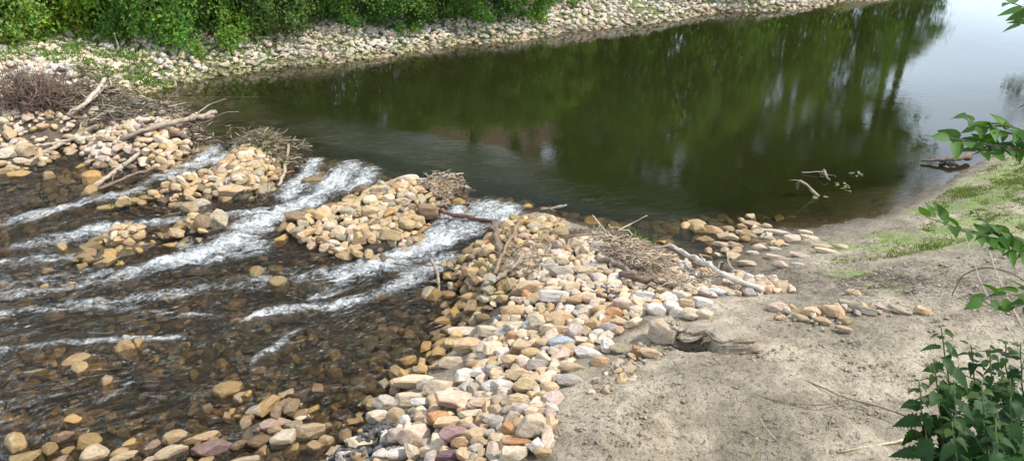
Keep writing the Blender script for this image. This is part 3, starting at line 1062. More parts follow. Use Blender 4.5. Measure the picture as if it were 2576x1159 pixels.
CB = [(160, 500, 240, 140, -5, 'tan_rust'), (285, 585, 250, 110, 5, 'pinkcream'), (335, 705, 260, 150, 0, 'tan'), (170, 850, 190, 130, 0, 'cream'), (55, 890, 110, 80, 10, 'tan'), (540, 580, 230, 110, -15, 'cream'), (720, 540, 150, 120, 0, 'cream'),
      (740, 630, 140, 110, -5, 'rust'), (560, 740, 180, 180, -60, 'cream'), (400, 275, 240, 100, -10, 'gold'), (910, 175, 240, 120, -8, 'tan'), (1100, 260, 260, 120, 5, 'white'), (750, 400, 240, 130, 10, 'tan_rust'), (950, 500, 170, 170, -20, 'cream'),
      (1155, 450, 270, 140, -15, 'tan'), (1120, 570, 260, 110, 0, 'tan'), (1275, 580, 130, 170, -80, 'pinkgrey'), (1165, 680, 210, 130, 25, 'bluegrey'), (1000, 690, 150, 120, -15, 'tan'), (830, 730, 220, 140, -25, 'tan'), (900, 775, 180, 110, -15, 'gold'),
      (720, 850, 190, 120, -25, 'cream_rust'), (950, 870, 180, 110, 0, 'grey'), (770, 960, 210, 140, -30, 'tan'), (290, 970, 140, 150, -60, 'white'), (1715, 330, 200, 150, -30, 'pinkcream'), (1640, 410, 160, 110, -40, 'rust'), (1670, 500, 160, 80, 0, 'rust_light'),
      (1890, 260, 180, 90, 0, 'white'), (1420, 285, 150, 110, 10, 'cream_rust'), (1290, 300, 140, 110, 0, 'tan_rust'), (1215, 185, 120, 120, -70, 'cream'), (1095, 160, 120, 110, 0, 'cream'), (1155, 50, 190, 120, 0, 'tangrey'), (710, 160, 110, 130, -70, 'tan'),
      (2000, 385, 150, 120, 0, 'white'), (2130, 360, 130, 110, 20, 'white'), (2190, 400, 110, 110, 0, 'white'), (2280, 325, 130, 80, 0, 'rust_light'), (2310, 420, 150, 120, 10, 'cream'), (2440, 430, 120, 110, 0, 'cream'), (2420, 320, 160, 90, -15, 'white'),
      (2540, 220, 150, 60, 0, 'bluegrey'), (2500, 140, 190, 90, 15, 'cream'), (2060, 215, 120, 70, -15, 'gold'), (2220, 250, 140, 90, -15, 'white'), (1950, 40, 210, 80, 5, 'gold'), (2080, 570, 230, 250, 0, 'mud'), (1570, 710, 130, 140, -70, 'white'),
      (1660, 740, 130, 90, 0, 'olivegrey'), (1390, 770, 230, 110, -20, 'white'), (1500, 840, 140, 110, 10, 'tan_rust'), (1250, 900, 200, 90, -8, 'tan'), (1820, 750, 60, 130, 0, 'rust'), (1940, 770, 190, 90, -5, 'tan'), (1240, 1010, 230, 120, -20, 'grey'),
      (1585, 540, 140, 110, 30, 'pinkgrey'), (1440, 520, 150, 110, 35, 'tan_rust'), (1400, 390, 90, 90, 0, 'cream'), (1500, 385, 130, 100, 10, 'tan'), (620, 465, 150, 50, 0, 'grey'), (740, 460, 90, 60, 0, 'cream'), (420, 400, 170, 80, -5, 'olive'),
      (450, 455, 130, 90, 10, 'wetbrown'), (550, 215, 150, 90, -20, 'olive'), (560, 300, 90, 90, 0, 'tan'), (640, 290, 110, 90, 0, 'gold'), (20, 240, 110, 110, 0, 'olive'), (620, 240, 110, 60, 0, 'olive'), (300, 240, 80, 40, 0, 'gold'), (250, 140, 70, 60, 0, 'gold'), (330, 130, 80, 60, 30, 'gold'), (430, 125, 130, 80, 0, 'tan')]
CA = [(570, 110, 290, 100, -5, 'rust_light'), (845, 80, 200, 130, -10, 'tan'), (1080, 85, 130, 85, 0, 'gold'), (175, 225, 170, 120, 0, 'wetbrown'), (980, 230, 400, 180, -15, 'cream'), (1110, 260, 180, 140, 0, 'grey'), (1285, 290, 340, 190, -10, 'cream'),
      (960, 415, 290, 160, -5, 'cream'), (1440, 430, 400, 220, -15, 'pinkcream'), (1080, 470, 270, 130, -25, 'white'), (1770, 450, 330, 130, -15, 'pinkcream'), (2090, 430, 290, 170, 0, 'cream_rust'), (660, 460, 190, 170, -45, 'grey'), (600, 610, 220, 150, -20, 'cream'),
      (790, 580, 170, 180, 20, 'tan'), (890, 650, 150, 140, 60, 'white'), (1060, 620, 160, 150, 30, 'tan'), (1260, 640, 230, 190, -20, 'rust'), (1370, 680, 320, 160, -20, 'cream_rust'), (1450, 800, 380, 200, -42, 'mauve'), (190, 630, 230, 190, 15, 'mauve'),
      (975, 810, 280, 260, -20, 'pinkcream'), (800, 810, 220, 190, -30, 'pinkgrey'), (670, 830, 110, 190, -10, 'white'), (400, 900, 280, 170, -15, 'cream'), (2260, 710, 290, 300, 0, 'cream'), (2050, 620, 170, 180, 0, 'tangrey'), (2145, 540, 240, 180, 0, 'pinkgrey'),
      (1890, 670, 180, 160, 0, 'grey'), (1640, 800, 250, 170, 0, 'tan'), (1520, 890, 250, 150, -40, 'tan_rust'), (2100, 880, 280, 130, 15, 'rust'), (1190, 960, 250, 150, 25, 'cream'), (1420, 1030, 360, 140, -10, 'purple'), (840, 1010, 300, 150, -20, 'white'),
      (240, 1030, 190, 150, 0, 'white'), (380, 1040, 150, 130, 0, 'tan_rust'), (2060, 1010, 250, 200, 0, 'cream'), (2360, 1000, 170, 110, -15, 'gold'), (1750, 900, 150, 90, -10, 'gold'), (1640, 960, 140, 150, 0, 'grey'), (1810, 790, 140, 110, -20, 'grey'),
      (85, 320, 180, 110, 0, 'pink'), (170, 410, 240, 110, 0, 'olivegrey'), (610, 350, 150, 110, 0, 'gold'), (340, 310, 110, 70, 0, 'gold'), (430, 765, 110, 70, 0, 'gold'), (120, 500, 150, 80, 15, 'tan'), (30, 890, 120, 170, -50, 'tan'), (1535, 170, 170, 200, -60, 'white'),
      (1960, 290, 250, 170, -30, 'white'), (2210, 290, 260, 180, 10, 'gold'), (2440, 300, 200, 160, 30, 'cream_rust'), (1650, 50, 190, 130, 0, 'tan_rust'), (2120, 150, 250, 130, -25, 'tan'), (1850, 110, 180, 140, 0, 'grey'), (550, 200, 150, 120, 0, 'wetbrown'),
      (790, 190, 90, 90, -30, 'gold'), (2450, 590, 120, 150, 0, 'pinkgrey'), (2340, 510, 190, 90, 5, 'cream'), (1590, 590, 240, 110, 15, 'cream'), (1790, 630, 190, 120, -25, 'grey'), (1990, 550, 130, 130, 0, 'tangrey')]
CC = [(675, 60, 150, 100, 0, 'pinkcream'), (895, 95, 150, 100, 10, 'rust_light'), (1060, 95, 150, 130, 20, 'rust_light'), (1150, 150, 100, 70, 0, 'gold'), (830, 135, 120, 60, 0, 'tan'), (990, 155, 120, 60, 0, 'tan'), (1180, 35, 150, 60, -5, 'mud'),
      (1290, 80, 160, 70, 0, 'mud'), (1540, 80, 150, 70, 0, 'mud'), (1715, 85, 120, 60, -20, 'rust_light'), (1140, 210, 110, 40, 0, 'rust_light')]
CD = [(470, 600, 130, 80, -20, 'pinkbrown'), (545, 635, 140, 80, 0, 'wetbrown'), (700, 640, 160, 140, 0, 'olive'), (750, 740, 180, 150, 0, 'cream'), (955, 720, 130, 60, -20, 'gold'), (985, 760, 190, 90, -10, 'cream'), (540, 720, 110, 60, -15, 'olive'),
      (635, 735, 90, 60, 0, 'wetbrown'), (215, 765, 240, 70, -10, 'olive'), (125, 660, 120, 140, 0, 'gold'), (385, 695, 100, 60, -10, 'olive'), (1225, 670, 160, 80, -20, 'pinkbrown'), (1400, 605, 190, 110, -25, 'tan'), (1600, 615, 270, 90, -12, 'tan'),
      (1350, 730, 240, 110, 8, 'cream'), (1690, 705, 270, 140, -10, 'mauve'), (1905, 670, 150, 80, 0, 'brown'), (2080, 645, 200, 120, -25, 'brown'), (2260, 620, 190, 160, 20, 'white'), (2190, 505, 230, 110, -5, 'pinkbrown'), (2180, 545, 130, 100, 30, 'tan'),
      (2460, 560, 220, 160, -10, 'cream'), (2330, 520, 140, 100, 0, 'olivegrey'), (2520, 700, 140, 140, -50, 'tan'), (2410, 285, 240, 130, -15, 'pinkgrey'), (2265, 335, 110, 35, 5, 'gold'), (2270, 375, 150, 60, 0, 'rust'), (2280, 430, 140, 60, 0, 'olive'),
      (2385, 370, 90, 85, 0, 'olivegrey'), (2045, 405, 160, 120, 0, 'grey'), (1770, 425, 140, 100, 0, 'wetgold'), (1710, 350, 120, 80, 0, 'wetbrown'), (1810, 225, 230, 90, -12, 'olive'), (1640, 240, 130, 80, -15, 'wetgold'), (1925, 290, 140, 60, -20, 'tan'),
      (2235, 180, 110, 60, 0, 'gold'), (2095, 270, 140, 70, -15, 'wetgold'), (840, 150, 130, 60, -10, 'tan'), (1210, 185, 110, 140, 0, 'wetbrown'), (870, 270, 190, 90, -5, 'wetgold'), (540, 205, 210, 70, -12, 'wetgold'), (480, 120, 190, 100, -20, 'wetgold'),
      (630, 55, 110, 65, -10, 'gold'), (260, 110, 160, 70, 0, 'wetgold'), (240, 190, 140, 70, 0, 'wetgold'), (740, 70, 260, 110, -20, 'wetgold'), (100, 490, 160, 70, 0, 'wetgold'), (770, 430, 150, 80, -30, 'wetgold'), (2200, 760, 220, 70, -5, 'grey'),
      (1960, 790, 240, 60, 0, 'cream'), (1180, 790, 130, 60, 0, 'pinkcream'), (500, 785, 110, 50, -15, 'pinkbrown'), (390, -40, 200, 80, 0, 'wetgold'), (620, -20, 240, 60, -12, 'gold'), (1000, -120, 130, 90, 15, 'gold'), (1110, -150, 70, 70, 0, 'gold')]
CE = [(1625, 560, 110, 140, -10, 'olivegrey'), (1510, 590, 90, 120, 0, 'brown'), (945, 640, 120, 80, -10, 'gold'), (860, 670, 80, 90, 20, 'gold'), (740, 715, 100, 55, 0, 'gold'), (820, 695, 70, 60, 0, 'gold'), (1020, 700, 100, 60, 20, 'gold'), (885, 740, 80, 40, 0, 'gold'),
      (1045, 665, 60, 60, 0, 'gold'), (960, 730, 70, 60, 0, 'gold'), (970, 610, 60, 50, 0, 'gold'), (1290, 690, 110, 60, 0, 'brown'), (1345, 605, 80, 70, 0, 'gold'), (1440, 600, 70, 100, 0, 'gold'), (1360, 640, 60, 50, 0, 'gold'), (465, 770, 50, 60, 0, 'gold'), (535, 830, 110, 40, 0, 'wetgold'), (660, 870, 60, 45, 0, 'wetbrown'),
      (1940, 950, 110, 65, 0, 'olive'), (2080, 1030, 120, 80, 0, 'olive'), (1800, 755, 100, 60, 0, 'wetbrown'), (510, 1075, 100, 70, 0, 'wetgold'), (350, 1090, 80, 80, 0, 'wetgold'), (2220, 545, 140, 90, 0, 'brown'), (2410, 540, 120, 90, -10, 'gold'), (2475, 620, 90, 80, -20, 'cream'), (1425, 475, 110, 80, 15, 'olivegrey'),
      (1505, 435, 120, 50, 0, 'white'), (1690, 405, 110, 45, 10, 'gold'), (1990, 335, 120, 75, 10, 'olivegrey'), (1740, 350, 160, 80, 0, 'tan'), (1270, 175, 160, 90, -5, 'wetgold'), (690, 255, 90, 80, 0, 'wetgold'), (695, 335, 90, 60, 20, 'gold'), (645, 375, 70, 35, 0, 'wetgold'),
      (820, 475, 120, 40, 0, 'gold'), (920, 430, 80, 70, 0, 'gold'), (1000, 430, 90, 50, 0, 'gold'), (1140, 400, 120, 40, 0, 'gold'), (1560, 55, 100, 90, 0, 'wetbrown'), (2340, 280, 130, 60, 0, 'wetbrown'), (2380, 185, 70, 55, 0, 'wetbrown'), (680, 510, 120, 55, 0, 'wetbrown'),
      (560, 500, 110, 90, 0, 'wetbrown'), (470, 420, 60, 40, 0, 'wetgold'), (360, 230, 80, 60, 0, 'gold'), (430, 325, 100, 50, 0, 'wetgold'), (190, 45, 90, 90, 0, 'tan'), (110, 60, 90, 80, -20, 'tan'), (40, 75, 80, 60, 0, 'cream'), (40, 200, 90, 40, 0, 'gold'), (145, 230, 100, 45, 0, 'wetgold')]
CF = [(650, 505, 140, 120, 0, 'brown'), (490, 270, 140, 85, 0, 'cream'), (730, 285, 100, 70, 10, 'pinkcream'), (610, 295, 90, 45, 0, 'grey'), (220, 425, 110, 90, -20, 'cream'), (210, 510, 110, 90, -30, 'tan'), (345, 410, 85, 75, 0, 'cream'), (480, 610, 110, 90, 0, 'gold'),
      (360, 680, 120, 90, -30, 'gold'), (190, 660, 90, 80, 0, 'gold'), (75, 710, 60, 65, 0, 'cream'), (230, 715, 60, 50, 0, 'gold'), (310, 550, 80, 50, 0, 'cream'), (45, 540, 110, 40, 0, 'cream'), (40, 600, 80, 60, 0, 'tan'), (580, 340, 90, 60, -15, 'tan'), (400, 340, 60, 60, 0, 'rust'),
      (150, 340, 120, 60, 0, 'brown'), (700, 770, 110, 80, -25, 'wetbrown'), (830, 890, 100, 60, 0, 'olive'), (1000, 765, 110, 70, 0, 'olive'), (1055, 890, 120, 55, 0, 'olive'), (1120, 920, 100, 60, -15, 'olive'), (1110, 700, 100, 90, 0, 'tan'), (1105, 800, 100, 110, 0, 'tan'),
      (1370, 690, 110, 55, 0, 'pink'), (1240, 610, 110, 90, -30, 'tan'), (1430, 590, 100, 60, 0, 'wetgold'), (1350, 595, 75, 65, 0, 'wetgold'), (1630, 660, 120, 90, 0, 'olive'), (1910, 770, 130, 110, 0, 'grey'), (1770, 750, 110, 90, -30, 'cream_rust'), (1815, 790, 60, 110, -10, 'cream'),
      (1675, 780, 70, 65, 0, 'gold'), (1620, 755, 80, 80, 0, 'tangrey'), (1650, 865, 70, 50, 0, 'rust'), (1725, 865, 60, 75, 20, 'tan'), (910, 865, 70, 80, 0, 'olive'), (690, 1110, 130, 90, 20, 'olivegrey'), (915, 930, 80, 50, 15, 'wetbrown'), (570, 575, 90, 80, 0, 'gold'), (450, 430, 100, 60, 0, 'tan'),
      (370, 500, 80, 60, 0, 'gold'), (290, 330, 60, 60, 0, 'gold'), (60, 400, 110, 50, 0, 'tan'), (30, 460, 80, 60, 0, 'cream'), (120, 470, 70, 60, 0, 'cream'), (110, 610, 70, 50, 0, 'gold'), (300, 260, 60, 40, 0, 'wetgold'), (200, 180, 90, 70, 0, 'wetgold'), (90, 140, 100, 50, 0, 'wetgold'), (880, 430, 90, 60, 0, 'wetgold'), (960, 460, 80, 60, 0, 'wetgold'), (1230, 470, 90, 60, 0, 'wetgold'), (1390, 470, 80, 50, 0, 'wetgold')]
CG = [(105, 630, 100, 80, -20, 'gold'), (220, 645, 140, 65, -15, 'tan'), (320, 630, 90, 45, 0, 'gold'), (325, 695, 140, 60, 12, 'cream'), (155, 705, 120, 45, 0, 'gold'), (275, 750, 110, 40, 0, 'cream'), (375, 755, 110, 50, -5, 'cream'), (500, 590, 120, 35, 0, 'cream'), (435, 620, 65, 40, 0, 'gold'),
      (555, 640, 90, 50, 10, 'olivegrey'), (455, 655, 120, 40, 0, 'gold'), (480, 680, 120, 45, 0, 'gold'), (455, 705, 70, 45, 20, 'gold'), (690, 660, 170, 45, 0, 'pinkcream'), (810, 710, 110, 70, 20, 'cream'), (610, 610, 80, 40, 10, 'cream'), (935, 700, 120, 40, 0, 'cream'), (970, 735, 140, 40, 0, 'cream'),
      (1040, 770, 120, 50, 5, 'tan'), (1165, 765, 95, 40, 0, 'cream'), (1080, 800, 160, 35, -5, 'cream'), (865, 830, 120, 40, 0, 'pinkcream'), (565, 775, 90, 55, 0, 'pinkcream'), (680, 785, 80, 35, 0, 'white'), (700, 845, 160, 35, -3, 'cream'), (715, 900, 100, 55, 20, 'pinkcream'), (470, 890, 110, 45, 0, 'cream'),
      (850, 900, 70, 25, 0, 'white'), (380, 805, 70, 30, 0, 'cream'), (515, 815, 80, 40, 0, 'cream'), (725, 750, 100, 40, 0, 'tan'), (500, 535, 60, 35, 10, 'cream'), (430, 565, 50, 30, 0, 'gold'), (180, 790, 50, 45, 0, 'tan'), (90, 580, 140, 30, 5, 'tan'), (15, 610, 70, 40, 0, 'tan'), (1270, 1110, 100, 50, -10, 'rust_light'),
      (910, 660, 90, 30, 0, 'cream'), (640, 705, 80, 35, 0, 'tangrey'), (550, 735, 90, 35, 0, 'brown')]
CH = [(120, 905, 120, 70, 15, 'pinkbrown'), (240, 1045, 220, 85, 12, 'cream'), (655, 1075, 110, 50, -10, 'cream'), (415, 965, 100, 50, 10, 'pinkgrey'), (500, 1030, 130, 50, 20, 'cream'), (160, 845, 90, 40, 0, 'tan')]
crop(CB, 1086.8, 670.2, .2813, k_bank)
crop(CA, 815.1, 905.7, .2320, k_bank)
crop(CC, 1720.8, 751.7, .3517, k_bank, .98, .40)
crop(CD, 0, 905.7, .3164, k_low, 1.0, .75)
crop(CE, 0, 362.3, .336, k_weir)
crop(CF, 860.4, 362.3, .336, lambda u, v, col: 'weir_stone' if u < 1230 else ('bank_stone' if col not in ('olive', 'wetgold', 'wetbrown') else 'weir_stone'))
crop(CG, 1720.8, 362.3, .3361, lambda u, v, col: 'shore_stone')
crop(CH, 1720.8, 362.3, .3361, k_bank)


def scatter(kind, poly, zref, tries, smin, smax, cols, rise_, sink=.5, flat=1.0, want=None, power=1.6, under=None):
    P = wpoly(poly, zref)
    lo, hi = P.min(0), P.max(0)
    xs = lo[0] + rng.random(tries) * (hi[0] - lo[0])
    ys = lo[1] + rng.random(tries) * (hi[1] - lo[1])
    ok = in_poly(xs, ys, P)
    n = 0
    names = [c for c, w in cols]
    wts = np.array([w for c, w in cols], float)
    wts /= wts.sum()
    sizes = sorted((smin + (smax - smin) * random.random() ** power for _ in range(int(ok.sum()))), reverse=True)
    for (x, y), s_ in zip(zip(xs[ok], ys[ok]), sizes):
        a, b, c = s_ * random.uniform(.48, .70), s_ * random.uniform(.36, .48), s_ * random.uniform(.24, .36) * flat
        yaw = random.random() * 6.28
        lv = None if under is None else (ZU if under == 'pool' else min(float(STREAM(np.array([x]), np.array([y]))[0]), ZU)) - c * .75
        z = drop(x, y, a, b, c, yaw, sink, rise_, lv)
        if z is None:
            continue
        e = Euler((random.gauss(0, .28), random.gauss(0, .28), yaw))
        add_stone(kind, x, y, z, a, b, c, e, names[rng.choice(len(names), p=wts)])
        n += 1
        if want and n >= want:
            break
    return n


DRY = [('cream', 5), ('pinkcream', 3), ('white', 1.6), ('tan', 4), ('tan_rust', 1.5), ('cream_rust', 2), ('grey', 1.5), ('tangrey', 1.6), ('rust_light', 1), ('gold', 1), ('pinkgrey', 1.3), ('mauve', .15), ('rust', .3)]
BARS = [('gold', 5.5), ('tan', 3.2), ('cream', 1.4), ('olivegrey', 1.6), ('tan_rust', 1.4), ('brown', 1.8), ('pinkcream', .8), ('rust', .3)]
LEFTBAR = [('pinkcream', 4), ('cream', 3.5), ('tan', 2.5), ('gold', 2), ('rust_light', .7), ('pinkgrey', 1)]
WETS = [('wetgold', 4), ('wetbrown', 4), ('olive', 2), ('brown', 2)]
RIP = [('pale', 6), ('cream', 3), ('tangrey', 2), ('pinkcream', 1), ('grey', 1.2), ('white', 1)]

# stone bank on the near shore
scatter('bank_stone', [(1330, 640), (1500, 605), (1660, 645), (1800, 700), (1930, 735), (1990, 795), (1900, 800), (1700, 812), (1640, 840), (1560, 900), (1450, 950), (1400, 1010), (1385, 1200), (850, 1200), (905, 1105), (965, 1010), (1100, 950), (1165, 890), (1200, 800), (1290, 740), (1300, 690)], .6, 9000, .055, .17, DRY, .03, .25)
scatter('bank_stone', [(560, 1159), (700, 1060), (800, 990), (880, 990), (900, 1080), (830, 1159)], .05, 70, .08, .16, DRY + WETS, .06)
# bars of the weir
for P_, n_ in (([(-20, 262), (130, 262), (250, 298), (225, 335), (120, 360), (-20, 400)], 1500), ([(195, 352), (290, 312), (400, 312), (500, 300), (500, 345), (470, 395), (380, 402), (330, 408), (225, 392)], 1700)):
    scatter('weir_stone', P_, .6, n_, .07, .22, LEFTBAR, .06)
scatter('weir_stone', [(600, 362), (700, 365), (745, 385), (710, 440), (690, 490), (640, 505), (560, 512), (490, 525), (420, 505), (340, 522), (255, 528), (270, 502), (380, 470), (470, 452), (545, 410)], .5, 3000, .06, .20, BARS, .05)
scatter('weir_stone', [(1000, 448), (1110, 450), (1160, 470), (1120, 520), (1080, 560), (1030, 600), (960, 612), (870, 602), (760, 572), (735, 548), (800, 512), (900, 492)], .5, 2500, .06, .20, BARS, .05)
scatter('weir_stone', [(240, 604), (290, 575), (350, 570), (362, 600), (310, 617)], .25, 40, .10, .2, BARS, .15)
scatter('weir_stone', [(420, 594), (480, 562), (555, 545), (560, 567), (500, 592), (440, 607)], .3, 60, .10, .2, BARS, .15)
scatter('weir_stone', [(1130, 655), (1200, 605), (1260, 580), (1300, 562), (1420, 592), (1400, 640), (1330, 680), (1270, 740), (1200, 780), (1140, 745)], .45, 1300, .06, .17, BARS + [('olive', 5), ('brown', 3)], .04)
scatter('weir_stone', [(548, 790), (570, 765), (625, 760), (630, 778), (600, 795)], .12, 25, .10, .18, BARS, .14)
scatter('weir_stone', [(280, 370), (330, 395), (230, 410), (120, 400), (0, 420), (0, 445), (200, 440), (330, 470), (420, 440), (460, 410), (380, 405)], .35, 520, .10, .24, WETS + BARS, .06, .9)
# drowned stones under the falls and along the crest
scatter('weir_stone', [(760, 380), (950, 425), (1000, 450), (930, 470), (760, 500), (690, 480), (740, 420)], .5, 200, .12, .24, WETS, .05, .2, under='stream')
scatter('weir_stone', [(1150, 485), (1330, 510), (1420, 545), (1480, 575), (1400, 590), (1300, 560), (1140, 545)], .5, 150, .12, .24, WETS, .06, .2, under='stream')
scatter('weir_stone', [(500, 330), (640, 345), (600, 380), (480, 430), (400, 440), (480, 380)], .5, 90, .12, .24, WETS, .05, .2, under='stream')
# bed of the stream
scatter('riverbed_stone', [(-200, 1200), (-200, 440), (300, 520), (520, 560), (700, 560), (760, 575), (1000, 620), (1130, 690), (1240, 790), (1170, 860), (1110, 930), (980, 1000), (880, 1080), (840, 1200)], .05, 3000, .06, .23, WETS + [('gold', .6), ('tan', .5)], .06, .35, 1.0, power=1.9)
scatter('riverbed_stone', [(1000, 700), (1130, 690), (1240, 790), (1170, 860), (1110, 930), (980, 1000), (900, 1040), (860, 960), (920, 820)], .08, 420, .08, .20, WETS + [('gold', 2), ('olivegrey', 2)], .10, .95)
scatter('riverbed_stone', [(-50, 900), (300, 840), (700, 860), (950, 960), (850, 1060), (500, 1080), (-50, 1100)], .0, 130, .08, .18, WETS + [('gold', 2), ('tan', 1), ('olivegrey', 1)], .14, 1.3)
# bed of the pool in the shallows
scatter('riverbed_stone', [(1200, 470), (1500, 470), (1800, 500), (2000, 530), (1800, 560), (1680, 640), (1500, 580), (1350, 530), (1200, 500)], .4, 160, .14, .32, WETS, .05, .2, .8)
scatter('shore_stone', [(1690, 560), (1800, 545), (1900, 560), (1990, 600), (1950, 650), (1880, 650), (1800, 640), (1740, 600)], .6, 60, .08, .16, DRY, .04, .35)
scatter('bank_stone', [(1480, 1000), (1500, 950), (1600, 885), (1640, 900), (1600, 960)], .92, 45, .05, .12, DRY, .03, .3)
scatter('bank_stone', [(1930, 800), (2000, 770), (2160, 760), (2250, 800), (1950, 815)], .95, 30, .05, .11, DRY, .03, .2)
# rip-rap of the far bank
scatter('riprap_stone', [(-60, 262), (90, 250), (200, 238), (330, 238), (420, 214), (520, 190), (700, 164), (900, 146), (1150, 108), (1400, 80), (1400, 12), (1280, 38), (1100, 45), (850, 66), (600, 88), (430, 118), (300, 112), (130, 116), (-60, 140)], .95, 23000, .08, .23, RIP, .06, .36)
scatter('riprap_stone', [(1390, 86), (1700, 52), (1900, 28), (2120, 2), (2300, -24), (2200, -48), (1900, -26), (1600, -8), (1390, 10)], .85, 12000, .12, .25, RIP, .06, .36)

# stones washed by the water are dark and glossy
_px = np.array([s_['p'] for s_ in STONES])
_cd2, _cs2 = poly_dist(_px[:, 0], _px[:, 1], CREST)
_wl = np.where(_cs2 > 0, ZU, np.minimum(STREAM(_px[:, 0], _px[:, 1]), ZU))
for s_, w_ in zip(STONES, _wl):
    if s_['kind'] != 'riprap_stone' or s_['p'][2] < ZU + .14:
        if s_['p'][2] + s_['s'][2] * .35 < w_ + (.05 if s_['kind'] != 'riprap_stone' else .14) and s_['wet'] < .9:
            k_ = .70 if s_['kind'] != 'shore_stone' else .85
            s_['rgb'] = (s_['rgb'][0] * k_, s_['rgb'][1] * k_ * .93, s_['rgb'][2] * k_ * .80)
            s_['wet'] = .9
            s_['soaked'] = True

# which stones show, and how large: a coarse painter's pass over the frame
BUFW, BUFH = 1288, 580
idbuf = np.full((BUFH, BUFW), -1, np.int32)
for i, s_ in enumerate(STONES):
    s_['uv'] = project(*s_['p'])
for i in sorted(range(len(STONES)), key=lambda i: -STONES[i]['uv'][2]):
    s_ = STONES[i]
    u, v, t = s_['uv']
    d = math.atan2(CAM_Z - s_['p'][2], math.hypot(*s_['p'][:2]))
    a, b, c = s_['s']
    yaw = s_['r'].z if hasattr(s_['r'], 'z') else 0
    hw = math.hypot(a * math.cos(yaw), b * math.sin(yaw)) * FOC / t / 2 * .95
    hd = math.hypot(a * math.sin(yaw), b * math.cos(yaw))
    hh = math.hypot(c * math.cos(d), hd * math.sin(d)) * FOC / t / 2 * .95
    u, v = u / 2, v / 2
    i0, i1, j0, j1 = int(max(0, u - hw)), int(min(BUFW, u + hw + 1)), int(max(0, v - hh)), int(min(BUFH, v + hh + 1))
    if i1 <= i0 or j1 <= j0:
        continue
    X, Y = np.meshgrid(np.arange(i0, i1) + .5 - u, np.arange(j0, j1) + .5 - v)
    m = (X / hw) ** 2 + (Y / hh) ** 2 < 1
    idbuf[j0:j1, i0:i1][m] = i
cnt = np.bincount(idbuf[idbuf >= 0].ravel(), minlength=len(STONES))
for i, s_ in enumerate(STONES):
    s_['vis'] = int(cnt[i])

GROUPS = dict(bank_stone='loose stones of the near bank', weir_stone='stones heaped across the weir', riverbed_stone='stones in the shallow stream', shore_stone='flat stones along the muddy pool edge', riprap_stone='pale stones lining the far bank')
MASSN = dict(bank_stone=('bank_rubble', 'small loose pale stones filling the near bank'), weir_stone=('weir_rubble', 'small golden stones filling the weir bars'), riverbed_stone=('riverbed_rubble', 'small brown stones covering the stream bed'),
             shore_stone=('shore_rubble', 'tiny stones on the muddy pool edge'), riprap_stone=('riprap_rubble', 'small bleached stones filling the far bank'))
LAND = [  # things one can find in the picture, at photo positions
    (1800, 675, 'the long bleached branch'), (1590, 640, 'the driftwood litter heap'), (1265, 690, 'the curved grey branch'), (1260, 610, 'the crossed bark sticks'), (1220, 530, 'the right-hand waterfall'), (1180, 545, 'the dark stick'),
    (1830, 865, 'the undercut mud block'), (1340, 1075, 'the big square cream boulder'), (1155, 1090, 'the long mauve boulder'), (1150, 1005, 'the long pinkish slab boulder'), (1145, 1140, 'the dark purple boulder'), (1350, 865, 'the bluish grey stone'),
    (1100, 720, 'the stick in the stream'), (870, 445, 'the main white chute'), (560, 375, 'the left-hand waterfall'), (545, 550, 'the tall olive rock'), (710, 410, 'the upright stick'), (90, 215, 'the dead brown bush'),
    (420, 315, 'the long pole'), (150, 365, 'the slanting pale branch'), (310, 430, 'the paired branches'), (300, 590, 'the little golden cairn'), (590, 775, 'the small stone islet'), (1090, 455, 'the twig tangle'),
    (535, 1128, 'the oval mauve boulder'), (235, 1140, 'the smooth cream boulder'), (860, 1050, 'the wedge-shaped mauve stone'), (650, 1035, 'the two-tone boulder'), (240, 940, 'the large sunken slabs'), (385, 820, 'the lone upright stone'),
    (2020, 470, 'the snagged branch'), (2100, 775, 'the orange stones'), (1690, 840, 'the mud-coated boulder'), (620, 640, 'the long foam tongue'), (850, 720, 'the right foam fan'), (700, 860, 'the small white riffle'),
    (200, 730, 'the outer foam streak'), (60, 600, 'the outer white riffle'), (980, 900, 'the clear shallows'), (460, 970, 'the brown shallows'), (80, 900, 'the lower-left shallows'), (60, 350, 'the outer stone bar'),
    (780, 110, 'the dead stalks'), (260, 150, 'the grassy gap'), (500, 165, 'the broad slabs'), (1000, 100, 'the ivy hedge'), (430, 110, 'the bare sapling'), (330, 215, 'the far pool corner')]


def shape_word(s_):
    a, b, c = s_['s']
    if a > 1.75 * max(b, c):
        return 'elongated'
    if c < .52 * min(a, b):
        return 'flat'
    return 'blocky' if s_['var'] % 2 == 0 else 'rounded'


def rel(u, v, L):
    du, dv = u - L[0], (v - L[1]) * 1.6
    if math.hypot(du, dv) < 28:
        return 'right at'
    if abs(du) > abs(dv) * 1.8:
        return 'right of' if du > 0 else 'left of'
    if abs(dv) > abs(du) * 1.8:
        return 'in front of' if dv > 0 else 'behind'
    return ('front ' if dv > 0 else 'back ') + ('right of' if du > 0 else 'left of')


